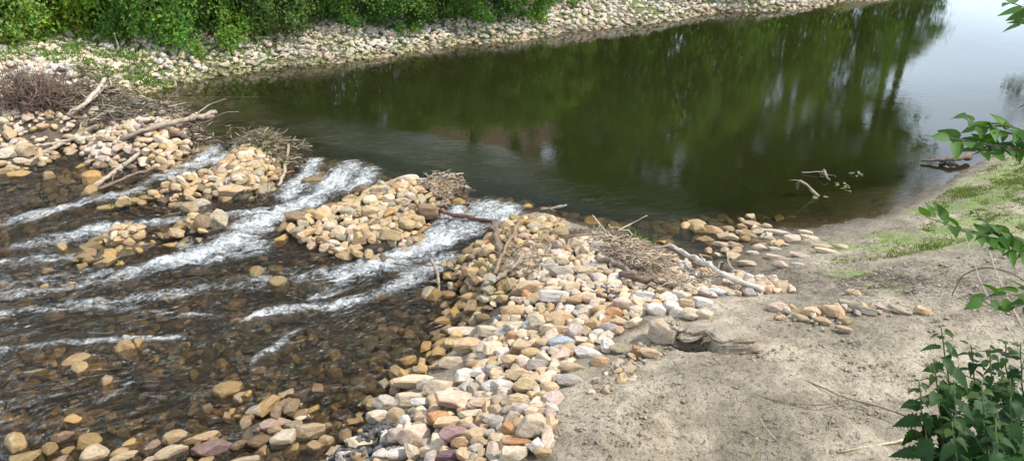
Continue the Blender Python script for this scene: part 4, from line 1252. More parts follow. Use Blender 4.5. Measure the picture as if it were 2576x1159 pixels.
kinds = {}
for s_ in STONES:
    kinds.setdefault(s_['kind'], []).append(s_)
NOUN = dict(bank_stone='bank stone', weir_stone='weir stone', riverbed_stone='stream stone', shore_stone='pool-edge stone', riprap_stone='far-bank stone')
LIMIT = dict(bank_stone=300, weir_stone=300, riverbed_stone=290, shore_stone=80, riprap_stone=300)
for kname, lst in kinds.items():
    lst.sort(key=lambda s_: -s_['vis'])
    top = [s_ for s_ in lst[:LIMIT[kname]] if s_['vis'] >= 14]
    rest = lst[len(top):]
    areas = sorted(s_['vis'] for s_ in top)
    q1, q2, q3 = (areas[int(len(areas) * f)] for f in (.25, .60, .92))
    labels = {}
    for s_ in top:
        u, v, t = s_['uv']
        L = min(LAND, key=lambda L: math.hypot(u - L[0], (v - L[1]) * 1.6))
        size = 'small' if s_['vis'] < q1 else 'mid-sized' if s_['vis'] < q2 else 'large' if s_['vis'] < q3 else 'very large'
        s_['lab'] = (size, ('wet ' if s_.get('soaked') and 'wet' not in CNAME[s_['col']] else '') + CNAME[s_['col']], shape_word(s_), NOUN[kname], rel(u, v, L), L[2])
        labels.setdefault(s_['lab'], []).append(s_)
    for lab, same in labels.items():
        base = ' '.join(lab[:4]) + ' ' + ' '.join(lab[4:])
        if len(same) == 1:
            same[0]['label'] = base
            continue
        us, vs = sorted(same, key=lambda s_: s_['uv'][0]), sorted(same, key=lambda s_: s_['uv'][1])
        words = {}
        words[id(us[0])] = 'leftmost'
        words[id(us[-1])] = 'rightmost'
        for o_, w_ in ((vs[0], 'farthest'), (vs[-1], 'nearest')):
            words.setdefault(id(o_), w_)
        k_ = 0
        for s_ in us:
            if id(s_) in words:
                s_['label'] = words[id(s_)] + ' ' + base
            else:
                s_['label'] = ('second-left', 'third-left', 'fourth-left', 'fifth-left', 'sixth-left', 'seventh-left', 'eighth-left')[min(k_, 6)] + ' ' + base
                k_ += 1
    for L in LAND:                              # the landmark stones carry their own name
        if L[2].split()[-1] in ('boulder', 'rock', 'stone'):
            near_ = [s_ for s_ in top if s_['hand'] and math.hypot(s_['uv'][0] - L[0], s_['uv'][1] - L[1]) < 30]
            if near_:
                s_ = min(near_, key=lambda s_: math.hypot(s_['uv'][0] - L[0], s_['uv'][1] - L[1]) - s_['vis'] * .02)
                s_['label'] = L[2][4:] + dict(bank_stone=' lying among the near bank stones', weir_stone=' standing in the white stream', riverbed_stone=' breaking the surface of the stream').get(kname, ' at the pool edge')
    for s_ in top:
        near = s_['uv'][2] < 13.5 or s_['vis'] > 220
        o = link(kname, (NEAR_MESH if near else LOW_MESH)[s_['var']], loc=s_['p'], scale=s_['s'])
        o.rotation_euler = s_['r']
        o.color = (*s_['rgb'], s_['wet'])
        tag(o, s_['label'], NOUN[kname] if kname not in ('riverbed_stone', 'shore_stone', 'riprap_stone') else {'riverbed_stone': 'stream stone', 'shore_stone': 'shore stone', 'riprap_stone': 'riprap stone'}[kname], GROUPS[kname])
    bag = Bag()
    for s_ in rest:
        u, v, t = s_['uv']
        if not (-250 < u < 2826 and -120 < v < 1330):
            continue
        if s_['vis'] == 0 and s_['uv'][2] > 14:
            continue
        V, F = (LOW_SHAPE if (t < 12 and s_['vis'] > 3) else TINY_SHAPE)[s_['var']]
        Mx = np.array(s_['r'].to_matrix())
        bag.add((V * np.array(s_['s'])) @ Mx.T + np.array(s_['p']), F, np.array((*s_['rgb'], s_['wet'])))
    if bag.n:
        o = link(MASSN[kname][0], bag.mesh(MASSN[kname][0], MAT['stone_mass']))
        tag(o, MASSN[kname][1], 'rubble', kind='stuff')
    print('STONES', kname, len(lst), 'individual', len(top), 'joined', len(rest), 'smallest', top[-1]['vis'] if top else 0)

# ------------------------------------------------------------------ driftwood
def water_level(x, y):
    xa, ya = np.array([x]), np.array([y])
    d, sgn = poly_dist(xa, ya, CREST)
    return ZU if sgn[0] > 0 else float(min(STREAM(xa, ya)[0], ZU))


def surf(x, y, floating=True):
    i, j = int((x - HX0) / HS), int((y - HY0) / HS)
    z = HM[j, i] if 0 <= i < HNX and 0 <= j < HNY else ground_at(x, y)
    return max(z, water_level(x, y)) if floating else z


def on_surf(u, v, lift=0.0):
    prev = None
    for z in np.arange(2.2, -.4, -.03):          # walk down the line of sight to the first surface
        p = at(u, v, z)
        h = surf(p[0], p[1]) + lift
        if z <= h:
            return p
        prev = p
    return prev


GREYW, PALEW, BROWNW, DARKW, STRAW = (.30, .25, .20), (.46, .40, .33), (.20, .135, .085), (.085, .05, .035), (.42, .33, .19)


def branch(name, cat, label, pts, r0, r1, col, n=14, stubs=0, group=None):
    """pts: (u, v, lift). r0 at the first point, r1 at the last."""
    rg = np.random.default_rng(abs(hash(label)) % 9999 if False else sum(map(ord, label)))
    P = resample([on_surf(*p) for p in pts], n, rg, min(r0, r1) * .35)
    org = P[0].copy()
    bag = Bag()
    rad = np.linspace(r0, r1, n) * (1 + .16 * rg.normal(size=n).clip(-1.5, 1.5))
    V, F = tube(P - org, rad, 9, .25, rg)
    bag.add(V, F)
    for _ in range(stubs):
        k_ = rg.integers(2, n - 2)
        d = rg.normal(size=3)
        d[2] = abs(d[2]) * .5
        d /= np.linalg.norm(d)
        L = rg.uniform(.06, .22)
        Q = bend_path(P[k_] - org, P[k_] - org + d * L, 5, .12, rg)
        V, F = tube(Q, np.linspace(rad[k_] * .45, rad[k_] * .18, 5), 6)
        bag.add(V, F)
    o = link(name, bag.mesh(name, MAT['wood']), loc=org)
    o.color = (*col, 1)
    return tag(o, label, cat, group)


B = branch
B('driftwood_branch', 'branch', 'long bleached bare branch slanting across the stones below the mud shore', [(1682, 616, .12), (1735, 642, .12), (1800, 676, .12), (1850, 704, .10), (1918, 728, .05)], .024, .032, (.50, .45, .38), 20, 4)
B('forked_twig', 'twig', 'thin forked twig standing beside the long bleached branch', [(1840, 636, .12), (1817, 650, .10), (1840, 672, .04), (1885, 716, .0)], .012, .016, GREYW, 12, 3)
B('driftwood_branch', 'branch', 'curved grey branch lying over golden stones at the stream edge', [(1318, 640, .05), (1300, 668, .05), (1262, 694, .05), (1218, 716, .03)], .034, .030, (.27, .215, .16), 16, 1)
B('bark_stick', 'stick', 'short bark-covered stick leaning beside the right waterfall', [(1243, 562, .10), (1250, 600, .10), (1264, 650, .05)], .040, .045, (.19, .14, .10), 10, 3)
B('driftwood_stick', 'stick', 'brown split stick crossing the short bark-covered stick', [(1305, 556, .12), (1292, 590, .12), (1268, 630, .10), (1244, 688, .03)], .026, .022, (.24, .165, .10), 14, 4)
B('driftwood_stick', 'stick', 'thin brown stick lying beside the split stick', [(1285, 600, .10), (1262, 650, .08), (1250, 690, .02)], .014, .010, BROWNW, 10, 1)
B('wet_stick', 'stick', 'dark wet stick lying across the foot of the right waterfall', [(1098, 528, .10), (1140, 540, .09), (1185, 548, .08), (1245, 558, .06)], .026, .032, (.10, .045, .03), 14, 1)
B('standing_stick', 'stick', 'grey stick standing in the stream below the right waterfall', [(1086, 652, .18), (1100, 682, .14), (1106, 712, .08), (1104, 742, .02)], .020, .016, (.28, .22, .16), 12, 3)
B('driftwood_stick', 'stick', 'stout grey stick on the bar right of the main chute', [(1045, 488, .05), (1030, 508, .05), (1008, 528, .02)], .034, .026, (.25, .20, .15), 9, 1)
B('bleached_stick', 'stick', 'pale straight stick along the upstream edge of the right bar', [(1046, 452, .04), (1100, 446, .06), (1165, 436, .05)], .016, .010, PALEW, 12, 3)
B('thin_twig', 'twig', 'dark thin twig across the low stones of the right bar', [(875, 583, .03), (940, 578, .04), (1000, 577, .03)], .008, .006, BROWNW, 10)
B('upright_stick', 'stick', 'pale upright stick leaning on the middle bar beside the main chute', [(726, 362, .10), (724, 395, .10), (716, 435, .10), (699, 468, .03)], .030, .022, (.36, .29, .20), 14, 3)
B('driftwood_pole', 'branch', 'long thick pole reaching over the pool from the left bar', [(542, 283, .22), (500, 293, .20), (420, 312, .16), (350, 332, .12), (305, 348, .05)], .050, .040, (.33, .26, .19), 18, 3)
B('driftwood_pole', 'branch', 'second pole lying under the long pole on the left bar', [(540, 292, .18), (480, 306, .14), (440, 318, .08)], .050, .045, (.22, .165, .12), 10, 2)
B('gnarled_log', 'log', 'gnarled dark log wedged among stones of the left bar', [(400, 322, .05), (370, 326, .08), (345, 334, .06)], .07, .05, (.17, .115, .085), 10, 3)
B('gnarled_log', 'log', 'dark root log right of the gnarled log on the left bar', [(425, 330, .04), (450, 342, .06), (490, 345, .03)], .05, .06, (.18, .13, .10), 10, 2)
B('driftwood_branch', 'branch', 'slanting pale branch running down from the left bar into the stream', [(250, 316, .08), (205, 336, .07), (165, 358, .06), (120, 378, .05), (65, 412, .02)], .040, .034, (.40, .33, .24), 18, 2)
B('driftwood_branch', 'branch', 'straight pale branch crossing the slanting branch near the left edge', [(90, 367, .04), (140, 360, .06), (200, 348, .05)], .026, .032, (.40, .34, .26), 12)
B('driftwood_branch', 'branch', 'pale grey branch, upper of two leaning into the stream from the left bar', [(352, 384, .06), (310, 416, .08), (275, 442, .06), (238, 466, .02)], .034, .040, (.38, .31, .23), 14, 2)
B('driftwood_branch', 'branch', 'dark thin branch, lower of two leaning into the stream from the left bar', [(398, 420, .08), (340, 438, .08), (290, 458, .06), (248, 476, .02)], .022, .026, (.19, .14, .10), 14, 2)
B('driftwood_branch', 'branch', 'thick bleached trunk rising from the debris jam beside the dead bush', [(264, 198, .40), (238, 236, .34), (205, 266, .22), (172, 292, .08)], .030, .055, (.44, .37, .30), 14, 5)
B('driftwood_branch', 'branch', 'pale branch forked off the bleached trunk in the debris jam', [(268, 216, .32), (236, 246, .26), (215, 262, .2)], .02, .03, (.42, .35, .27), 10, 3)
B('driftwood_branch', 'branch', 'pale short branch at the foot of the debris jam', [(284, 280, .16), (252, 294, .14), (220, 308, .06)], .03, .036, (.40, .33, .25), 10, 1)
B('broken_stump', 'stump', 'broken upright post at the foot of the debris jam', [(214, 288, .14), (216, 308, .08), (218, 330, .0)], .05, .06, (.29, .23, .17), 8, 2)
B('thin_twig', 'twig', 'thin arched twig reaching over the pool beyond the long pole', [(498, 284, .05), (528, 262, .30), (568, 249, .42)], .012, .006, PALEW, 12)
B('thin_twig', 'twig', 'curved thin twig over the pool just right of the long pole', [(535, 297, .06), (568, 282, .20), (600, 281, .26)], .010, .005, PALEW, 12)
B('thin_twig', 'twig', 'long low twig lying on the water behind the debris jam', [(372, 268, .08), (430, 268, .12), (468, 258, .16)], .018, .010, GREYW, 10)
B('floating_log', 'log', 'tapered dark log lying half in the pool by the green shore', [(2318, 404, .05), (2362, 402, .09), (2400, 399, .12), (2436, 393, .12)], .016, .060, (.16, .115, .085), 14, 1)
B('floating_log', 'log', 'short side limb under the tapered log by the green shore', [(2365, 404, .05), (2390, 411, .03), (2412, 414, .02)], .03, .022, (.15, .11, .08), 8)
B('snagged_branch', 'branch', 'bent pale branch sticking out of the pool shallows', [(2004, 476, .06), (2010, 452, .30), (2034, 470, .16), (2060, 494, .02)], .014, .022, (.30, .24, .18), 14, 2)
B('snagged_branch', 'branch', 'thin horizontal stick floating behind the bent pale branch', [(2016, 434, .04), (2060, 433, .05), (2074, 432, .05)], .009, .010, GREYW, 8)
B('snagged_branch', 'branch', 'short crooked stub poking up at the end of the floating stick', [(2072, 428, .12), (2080, 445, .08), (2088, 456, .01)], .017, .014, (.28, .23, .18), 8, 3)
B('driftwood_stick', 'stick', 'dark stick poking into the pool right of the right waterfall', [(1362, 527, .03), (1395, 522, .06), (1426, 515, .10)], .030, .016, (.25, .20, .15), 10, 2)
B('driftwood_stick', 'stick', 'brown stick on the stones below the litter heap', [(1500, 646, .06), (1545, 660, .07), (1600, 690, .04)], .030, .034, (.20, .15, .11), 12, 2)
B('driftwood_branch', 'branch', 'dark brown branch half buried in the litter on the stone bank', [(1560, 690, .05), (1610, 700, .06), (1660, 708, .05), (1690, 722, .03)], .036, .030, (.15, .10, .07), 12, 3)
B('thin_twig', 'twig', 'straight dark stick over the stones left of the litter heap', [(1410, 597, .06), (1450, 592, .07), (1500, 588, .06)], .012, .010, BROWNW, 8)
B('thin_twig', 'twig', 'pale long twig rising from the litter heap over the pool', [(1556, 578, .10), (1590, 562, .20), (1628, 542, .35)], .010, .005, PALEW, 10)
B('thin_twig', 'twig', 'pale short twig leaning from the litter heap', [(1490, 541, .28), (1508, 562, .16), (1530, 590, .05)], .008, .008, PALEW, 8)
B('dead_stalk', 'stalk', 'long thin dark stalk lying across the mud toward the nettles', [(1988, 942, .02), (2060, 970, .04), (2132, 1003, .06), (2213, 1022, .09), (2310, 1056, .14)], .004, .007, (.13, .10, .07), 18, 2)
B('dead_stalk', 'stalk', 'thin curved stalk bowing left over the mud flat', [(1840, 972, .02), (1950, 1008, .03), (2060, 1020, .05), (2135, 1004, .06)], .003, .005, (.17, .13, .10), 18)
B('dry_stem', 'stem', 'pale dry stem standing at the bottom of the mud flat', [(1904, 1099, .16), (1902, 1120, .10), (1888, 1165, .0)], .007, .008, STRAW, 10)
B('dry_stem', 'stem', 'grey dry stem leaning over the mud above the pale stem', [(1906, 1045, .14), (1925, 1075, .08), (1954, 1108, .0)], .005, .006, (.33, .28, .21), 10)
B('dry_stem', 'stem', 'pale jointed stem lying on the mud beside the nettles', [(2113, 1136, .02), (2190, 1122, .02), (2268, 1110, .03), (2318, 1086, .08)], .007, .009, (.48, .40, .27), 14, 1)
B('dry_stem', 'stem', 'small pale stem at the bottom edge below the nettles', [(2290, 1124, .14), (2293, 1142, .08), (2298, 1168, .0)], .005, .006, STRAW, 8)
B('driftwood_chip', 'stick', 'flat brown bark chip lying on the mud below the undercut block', [(1802, 930, .01), (1830, 922, .025), (1872, 920, .015)], .014, .010, (.19, .13, .085), 9, 2)
B('bare_sapling', 'sapling', 'thin bare forked sapling leaning before the far hedge', [(288, 84, .5), (292, 100, .25), (302, 128, .02)], .012, .018, (.42, .36, .28), 9, 2)
B('dead_branch', 'branch', 'dead grey branch sprawled on the upper far bank', [(700, 84, .35), (716, 100, .15), (745, 118, .03)], .03, .02, (.40, .34, .27), 10, 6)
B('dead_branch', 'branch', 'pale dead limb lying along the far waterline', [(625, 170, .04), (650, 160, .10), (672, 145, .16)], .05, .03, (.42, .36, .28), 9, 2)

# litter of twigs, reeds and leaves caught on the weir
LIT = [(.34, .27, .19), (.22, .155, .10), (.14, .10, .07), (.42, .34, .24), (.27, .21, .15)]


def litter(bag, poly, zref, n, lmin, lmax, rmax, cols, lift=.08, seed=3, align=None):
    rg = np.random.default_rng(seed)
    P = wpoly(poly, zref)
    lo, hi = P.min(0), P.max(0)
    k_ = 0
    while k_ < n:
        x, y = lo + rg.random(2) * (hi - lo)
        if not in_poly(np.array([x]), np.array([y]), P)[0]:
            continue
        k_ += 1
        L = lmin + (lmax - lmin) * rg.random() ** 2.2
        yaw = rg.random() * 6.28 if align is None else align + rg.normal() * .7
        d = np.array([math.cos(yaw), math.sin(yaw), rg.normal() * .22])
        z = surf(x, y) + rg.random() * lift
        c = np.array([x, y, z])
        Q = bend_path(c - d * L / 2, c + d * L / 2, 4, .08, rg)
        r_ = rmax * (.25 + .75 * rg.random() ** 2)
        V, F = tube(Q, [r_, r_, r_ * .8, r_ * .5], 4)
        cc = np.array(cols[rg.integers(len(cols))]) * (.7 + .6 * rg.random())
        bag.add(V, F, np.array([*cc, 1]))


def litter_object(label, parts):
    bag = Bag()
    for k_, a_ in enumerate(parts):
        litter(bag, *a_, seed=31 + k_ + len(label))
    o = link('driftwood_litter', bag.mesh('driftwood_litter', MAT['wood_mass']))
    return tag(o, label, 'litter', kind='stuff')


litter_object('heap of bleached reeds and twigs on the stone bank crest', [
    ([(1500, 610), (1560, 585), (1640, 600), (1690, 640), (1660, 700), (1600, 690), (1540, 650)], .85, 620, .08, .42, .012, LIT + [(.46, .36, .25)] * 3, .12),
    ([(1400, 570), (1520, 575), (1640, 600), (1700, 640), (1640, 640), (1500, 610)], .7, 260, .08, .35, .008, LIT, .06),
    ([(1560, 690), (1700, 690), (1760, 740), (1700, 760), (1600, 720)], .85, 200, .06, .25, .008, LIT, .05),
    ([(1680, 640), (1830, 690), (1900, 740), (1780, 730)], .85, 170, .08, .3, .007, LIT, .04)])
litter_object('brown twig litter caught between the golden stones by the right waterfall', [
    ([(1250, 640), (1350, 610), (1400, 640), (1370, 690), (1300, 700)], .6, 240, .06, .26, .007, LIT, .06)])
litter_object('tangled twigs and weed along the left bar and debris jam', [
    ([(190, 250), (300, 240), (400, 262), (470, 290), (560, 318), (500, 325), (400, 310), (300, 315), (210, 300)], .8, 1200, .08, .60, .017, LIT + [(.10, .075, .05), (.07, .055, .04), (.13, .10, .07), (.06, .06, .035)] * 2, .16),
    ([(200, 215), (300, 205), (330, 240), (260, 262), (190, 262)], .9, 240, .12, .6, .018, LIT, .16),
    ([(470, 350), (540, 345), (520, 385), (430, 420), (400, 400)], .6, 160, .06, .3, .007, LIT, .05)])
litter_object('weed and twig mat on the crest between the left falls', [
    ([(560, 322), (660, 338), (780, 370), (760, 400), (690, 385), (600, 350)], .65, 520, .08, .4, .013, LIT + [(.12, .105, .06)] * 5, .14),
    ([(560, 440), (660, 410), (700, 450), (620, 480)], .6, 90, .08, .35, .005, LIT, .05)])
litter_object('root and twig tangle at the upstream corner of the right bar', [
    ([(1090, 440), (1165, 445), (1180, 480), (1120, 495), (1060, 470)], .65, 260, .06, .3, .011, LIT, .12),
    ([(930, 470), (1030, 450), (1040, 530), (960, 560)], .6, 60, .08, .35, .006, LIT, .04)])
litter_object('dead stalks and straw on the upper far bank', [
    ([(690, 100), (850, 70), (860, 95), (760, 125), (690, 125)], 1.1, 160, .2, .8, .010, LIT + [(.45, .38, .28)] * 2, .25)])
litter_object('dark shredded leaf and twig drift on the mud flat', [
    ([(2090, 710), (2200, 680), (2330, 720), (2300, 770), (2150, 760)], .9, 900, .02, .10, .004, [(.12, .09, .075), (.18, .14, .12), (.08, .06, .05)], .01),
    ([(1860, 640), (2000, 650), (2100, 700), (2050, 760), (1920, 720)], .85, 500, .02, .10, .004, [(.12, .09, .065), (.20, .16, .12)], .01),
    ([(2300, 690), (2560, 700), (2560, 860), (2380, 820)], 1.0, 500, .02, .12, .004, [(.14, .11, .09), (.30, .25, .19)], .01),
    ([(1480, 1000), (2280, 840), (2300, 1159), (1440, 1159)], 1.0, 900, .02, .09, .003, [(.12, .09, .065), (.30, .25, .18), (.40, .33, .23)], .006)])

# dead bush lodged on the left bar
rgb_ = np.random.default_rng(8)
base = on_surf(95, 268)
bag = Bag()
for k_ in range(620):
    a_ = rgb_.random() * 6.28
    el = rgb_.random() ** .7 * 1.35
    L = .22 + .50 * rgb_.random()
    d = np.array([math.cos(a_) * math.cos(el) * 1.25, math.sin(a_) * math.cos(el) * .8, math.sin(el) * 1.0])
    s0 = np.array([rgb_.normal() * .24, rgb_.normal() * .18, rgb_.random() * .10])
    Q = bend_path(s0, s0 + d * L, 6, .16, rgb_)
    c_ = np.array([.20, .14, .105]) * (.6 + .8 * rgb_.random())
    V, F = tube(Q, np.linspace(.011, .004, 6) * (.5 + rgb_.random()), 4)
    bag.add(V, F, np.array([*c_, 1]))
    for _ in range(2):
        s1 = Q[rgb_.integers(2, 6)]
        V, F = tube(bend_path(s1, s1 + rgb_.normal(size=3) * .14, 4, .15, rgb_), np.linspace(.006, .003, 4), 3)
        bag.add(V, F, np.array([*c_, 1]))
o = link('dead_bush', bag.mesh('dead_bush', MAT['wood_mass']), loc=base)
tag(o, 'dead brown brushwood bush lodged on the stones at the left edge', 'bush')

# ------------------------------------------------------------------ mud block with its broken crust
def mud_material():
    M = NT('crusted_mud')
    P = M.n('ShaderNodeNewGeometry').outputs['Position']
    n1, n2 = M.noise(P, 9, 6, .65, .3), M.noise(P, 40, 5, .7)
    c = M.ramp(n1, [(.3, (.22, .175, .125)), (.55, (.36, .30, .225)), (.72, (.44, .38, .295))])
    c = M.mix(M.math('MULTIPLY', M.ramp(n2, [(.33, 1.0), (.46, 0.0)]), .6), c, (.11, .085, .06))
    p = M.n('ShaderNodeBsdfPrincipled', Roughness=.95)
    M.l(c, p.inputs['Base Color'])
    M.l(M.bump(M.math('ADD', n1, M.math('MULTIPLY', n2, .6)), 1.0, .04), p.inputs['Normal'])
    M.l(p.outputs[0], M.out.inputs[0])
    return M.m


MAT['mud'] = mud_material()


def lump(size, seed, sub=3, power=4.0, rough=.10):
    """Block-like lump with an uneven skin."""
    V, F = ICO[sub]
    P = np.sign(V) * np.abs(V) ** (2.0 / power)
    P = P / np.abs(P).max(0)
    rg = np.random.default_rng(seed)
    for k_ in range(14):
        w_ = rg.normal(size=3) * (1.6 + 1.6 * k_)
        P = P * (1 + rough / (1 + 1.6 * k_) * np.sin(P @ w_ + rg.random() * 6.28))[:, None]
    return P * np.array(size), F


root = bpy.data.objects.new('mud_block', None)
COL.objects.link(root)
bp = at(1832, 872, 1.02)
root.location = (bp[0], bp[1], .99)
root.scale = (.80, .80, .80)
tag(root, 'undercut mud block with broken crust beside the dark hollow on the shore', 'mud block')
V, F = lump((.20, .13, .12), 2, 4, 6)
link('body', mk_mesh('mud_body', V, F, True, [MAT['mud']]), root, (0.02, .02, .03))
V, F = lump((.23, .16, .045), 5, 4, 5, .13)
link('crust', mk_mesh('mud_crust', V, F, True, [MAT['mud']]), root, (0.03, .05, .155), (.06, -.05, .1))
V, F = lump((.20, .17, .05), 9, 4, 4, .14)
link('crust', mk_mesh('mud_crust', V, F, True, [MAT['mud']]), root, (-.30, .24, .10), (-.25, -.10, .3))
V, F = lump((.09, .08, .04), 12, 2, 3)
link('clod', mk_mesh('mud_clod', V, F, True, [MAT['mud']]), root, (.28, -.02, .03))

# ------------------------------------------------------------------ foliage of shrubs and trees
def leaf_cloud(centres, normals, size, tint, rg, curl=.18):
    """One folded diamond per leaf; arrays of n."""
    n = len(centres)
    N = normals / (np.linalg.norm(normals, axis=1)[:, None] + 1e-9)
    A = np.cross(N, rg.normal(size=(n, 3)))
    A /= np.linalg.norm(A, axis=1)[:, None] + 1e-9
    B_ = np.cross(N, A)
    L = size[:, None]
    V = np.stack([centres - A * L * .5, centres + B_ * L * .33 + N * L * curl * .4, centres + A * L * .5 - N * L * curl, centres - B_ * L * .33 + N * L * curl * .4], 1)
    F = np.arange(n * 4).reshape(n, 4)
    C = np.repeat(np.concatenate([tint, np.ones((n, 1))], 1)[:, None], 4, 1)
    return V.reshape(-1, 3), F, C.reshape(-1, 4)


def crown_mesh(name, seed, radii, clumps, per, spread, lsize, inner, base=(0, 0, 0), lobes=6):
    rg = np.random.default_rng(seed)
    radii = np.array(radii)
    lob = rg.normal(size=(lobes, 3))
    lob /= np.linalg.norm(lob, axis=1)[:, None]
    amp = rg.random(lobes) * .38
    d = rg.normal(size=(clumps, 3))
    d /= np.linalg.norm(d, axis=1)[:, None]
    k_ = .72 + .18 * rg.random(clumps) + (np.exp(-((d[:, None] - lob[None]) ** 2).sum(-1) / .25) * amp).sum(1)
    cc = d * radii * k_[:, None]
    shade = .72 + .55 * rg.random(clumps)
    yel = rg.random(clumps)
    idx = np.repeat(np.arange(clumps), per)
    P = cc[idx] + rg.normal(size=(len(idx), 3)) * spread * (.6 + .8 * rg.random(clumps))[idx, None]
    Nn = d[idx] * .8 + np.array([0, 0, .7]) + rg.normal(size=(len(idx), 3)) * .55
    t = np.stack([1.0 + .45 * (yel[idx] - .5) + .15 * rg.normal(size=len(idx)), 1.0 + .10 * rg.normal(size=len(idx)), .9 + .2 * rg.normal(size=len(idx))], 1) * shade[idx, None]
    q = rg.normal(size=(inner, 3))
    q /= np.linalg.norm(q, axis=1)[:, None]
    Q = q * radii * (rg.random((inner, 1)) ** .5) * .78
    P = np.concatenate([P, Q])
    Nn = np.concatenate([Nn, q + rg.normal(size=(inner, 3))])
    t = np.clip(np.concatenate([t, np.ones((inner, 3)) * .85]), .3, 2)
    size = lsize * (.65 + .7 * rg.random(len(P)))
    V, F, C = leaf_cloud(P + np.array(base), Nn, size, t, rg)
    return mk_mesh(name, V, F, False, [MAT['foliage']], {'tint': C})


SHRUB = [crown_mesh('shrub_crown', 40 + i, r_, 170, 85, sp, ls, 2400) for i, (r_, sp, ls) in enumerate([((1.55, 1.35, 1.75), .15, .11), ((1.5, 1.3, 1.6), .15, .085), ((1.7, 1.2, 1.5), .12, .075), ((1.6, 1.3, 1.9), .17, .095)])]


def stems_mesh(seed, h, spread, n, r_):
    rg = np.random.default_rng(seed)
    bag = Bag()
    for _ in range(n):
        a_ = rg.random() * 6.28
        top = np.array([math.cos(a_) * spread * rg.random(), math.sin(a_) * spread * rg.random(), h * (.6 + .4 * rg.random())])
        Q = bend_path((rg.normal() * .12, rg.normal() * .12, -.15), top, 7, .07, rg)
        V, F = tube(Q, np.linspace(r_, r_ * .25, 7), 6)
        bag.add(V, F)
    return bag.mesh('stems', MAT['wood'])


SHRUB_STEM = [stems_mesh(60 + i, 2.4, 1.0, 9, .03) for i in range(3)]
HEDGE_PX = np.array([(-260, 146), (0, 128), (130, 112), (300, 106), (430, 112), (600, 84), (850, 62), (1100, 42), (1280, 36), (1400, 6), (1600, -12), (1900, -30), (2120, -50), (2500, -90)], float)


def hedge_point(u, back, z=1.3):
    v = np.interp(u, HEDGE_PX[:, 0], HEDGE_PX[:, 1])
    p = at(u, v, z)
    h = np.array([p[0], p[1]]) / math.hypot(p[0], p[1])
    q = p[:2] + h * back
    return q[0], q[1]


# (u, set back from the bank shoulder, mesh, width scale, height scale, colour, label)
LIME, MIDG, DARKG, IVY, YELG = (.250, .350, .045), (.175, .280, .046), (.120, .225, .042), (.110, .215, .038), (.230, .310, .070)
SH = [
    (-230, 1.5, 1, 1.2, 1.1, YELG, 'feathery yellow-green shrub cut by the left edge of the picture', 'feathery_shrub'),
    (30, 1.1, 1, 1.0, .95, YELG, 'loose yellow-green shrub nearest the left edge above the stones', 'feathery_shrub'),
    (175, 1.7, 0, 1.0, 1.25, LIME, 'bright lime broad-leaved shrub towering over the left bank', 'broadleaf_shrub'),
    (290, 1.5, 0, .95, 1.1, LIME, 'bright green broad-leaved shrub behind the bare sapling', 'broadleaf_shrub'),
    (400, 1.6, 3, 1.05, 1.2, DARKG, 'dark green leafy shrub overhanging shaded stones', 'leafy_shrub'),
    (510, 1.3, 3, .95, 1.0, MIDG, 'mid-green leafy shrub with drooping sprays above broad slabs', 'leafy_shrub'),
    (600, 1.5, 0, .9, 1.0, MIDG, 'mid-green broad-leaved shrub left of the brambles', 'broadleaf_shrub'),
    (690, 1.2, 1, .95, .85, (.145, .205, .062), 'dusty olive bramble shrub above the dead branch', 'bramble_shrub'),
    (790, 1.6, 2, 1.0, 1.0, DARKG, 'dark small-leaved shrub behind the dead stalks', 'bramble_shrub'),
    (890, 1.5, 2, 1.0, 1.0, IVY, 'dark ivy mound right of the dead stalks', 'ivy_bush'),
    (1000, 1.4, 2, 1.0, .95, (.100, .195, .036), 'glossy ivy mound in the middle of the hedge', 'ivy_bush'),
    (1100, 1.4, 2, 1.0, .9, (.125, .225, .042), 'lighter green ivy mound right of the middle of the hedge', 'ivy_bush'),
    (1210, 1.5, 2, 1.0, 1.0, (.105, .205, .036), 'ivy mound second from the right end of the hedge', 'ivy_bush'),
    (1310, 1.6, 2, 1.0, 1.0, (.125, .240, .038), 'bright ivy mound at the right end of the hedge', 'ivy_bush'),
    (1410, 1.9, 3, 1.0, .9, MIDG, 'leafy shrub set back beyond the right end of the hedge', 'leafy_shrub'),
    (1530, 2.3, 3, 1.4, 1.7, DARKG, 'dark shrub at the top edge above the far bank', 'leafy_shrub'),
    (1680, 2.6, 0, 1.5, 1.9, MIDG, 'shrub mirrored in the pool, first beyond the hedge', 'leafy_shrub'),
    (1830, 2.6, 3, 1.5, 1.7, MIDG, 'shrub mirrored in the pool, second beyond the hedge', 'leafy_shrub'),
    (1990, 2.8, 1, 1.6, 2.0, MIDG, 'shrub mirrored in the pool, third beyond the hedge', 'leafy_shrub'),
    (2150, 2.8, 3, 1.5, 1.7, DARKG, 'shrub mirrored in the pool beside the bright sky gap', 'leafy_shrub'),
    (2300, 2.8, 3, 1.3, 1.3, DARKG, 'low shrub mirrored where the pool meets the sky gap', 'leafy_shrub'),
]
for i, (u, back, mi, ws, hs_, colr, lab, nm) in enumerate(SH):
    x, y = hedge_point(u, back - .75)
    g = ground_at(x, y)
    root = bpy.data.objects.new(nm, None)
    COL.objects.link(root)
    root.location = (x, y, g)
    root.rotation_euler = (0, 0, i * 2.1)
    tag(root, lab, 'shrub', 'shrubs along the far bank')
    c = link('crown', SHRUB[mi], root, (0, 0, 1.15 * hs_), None, (ws, ws, hs_))
    c.color = (*colr, 1)
    st_ = link('stem', SHRUB_STEM[i % 3], root, (0, 0, 0), None, (ws, ws, hs_))
    st_.color = (.16, .12, .08, 1)


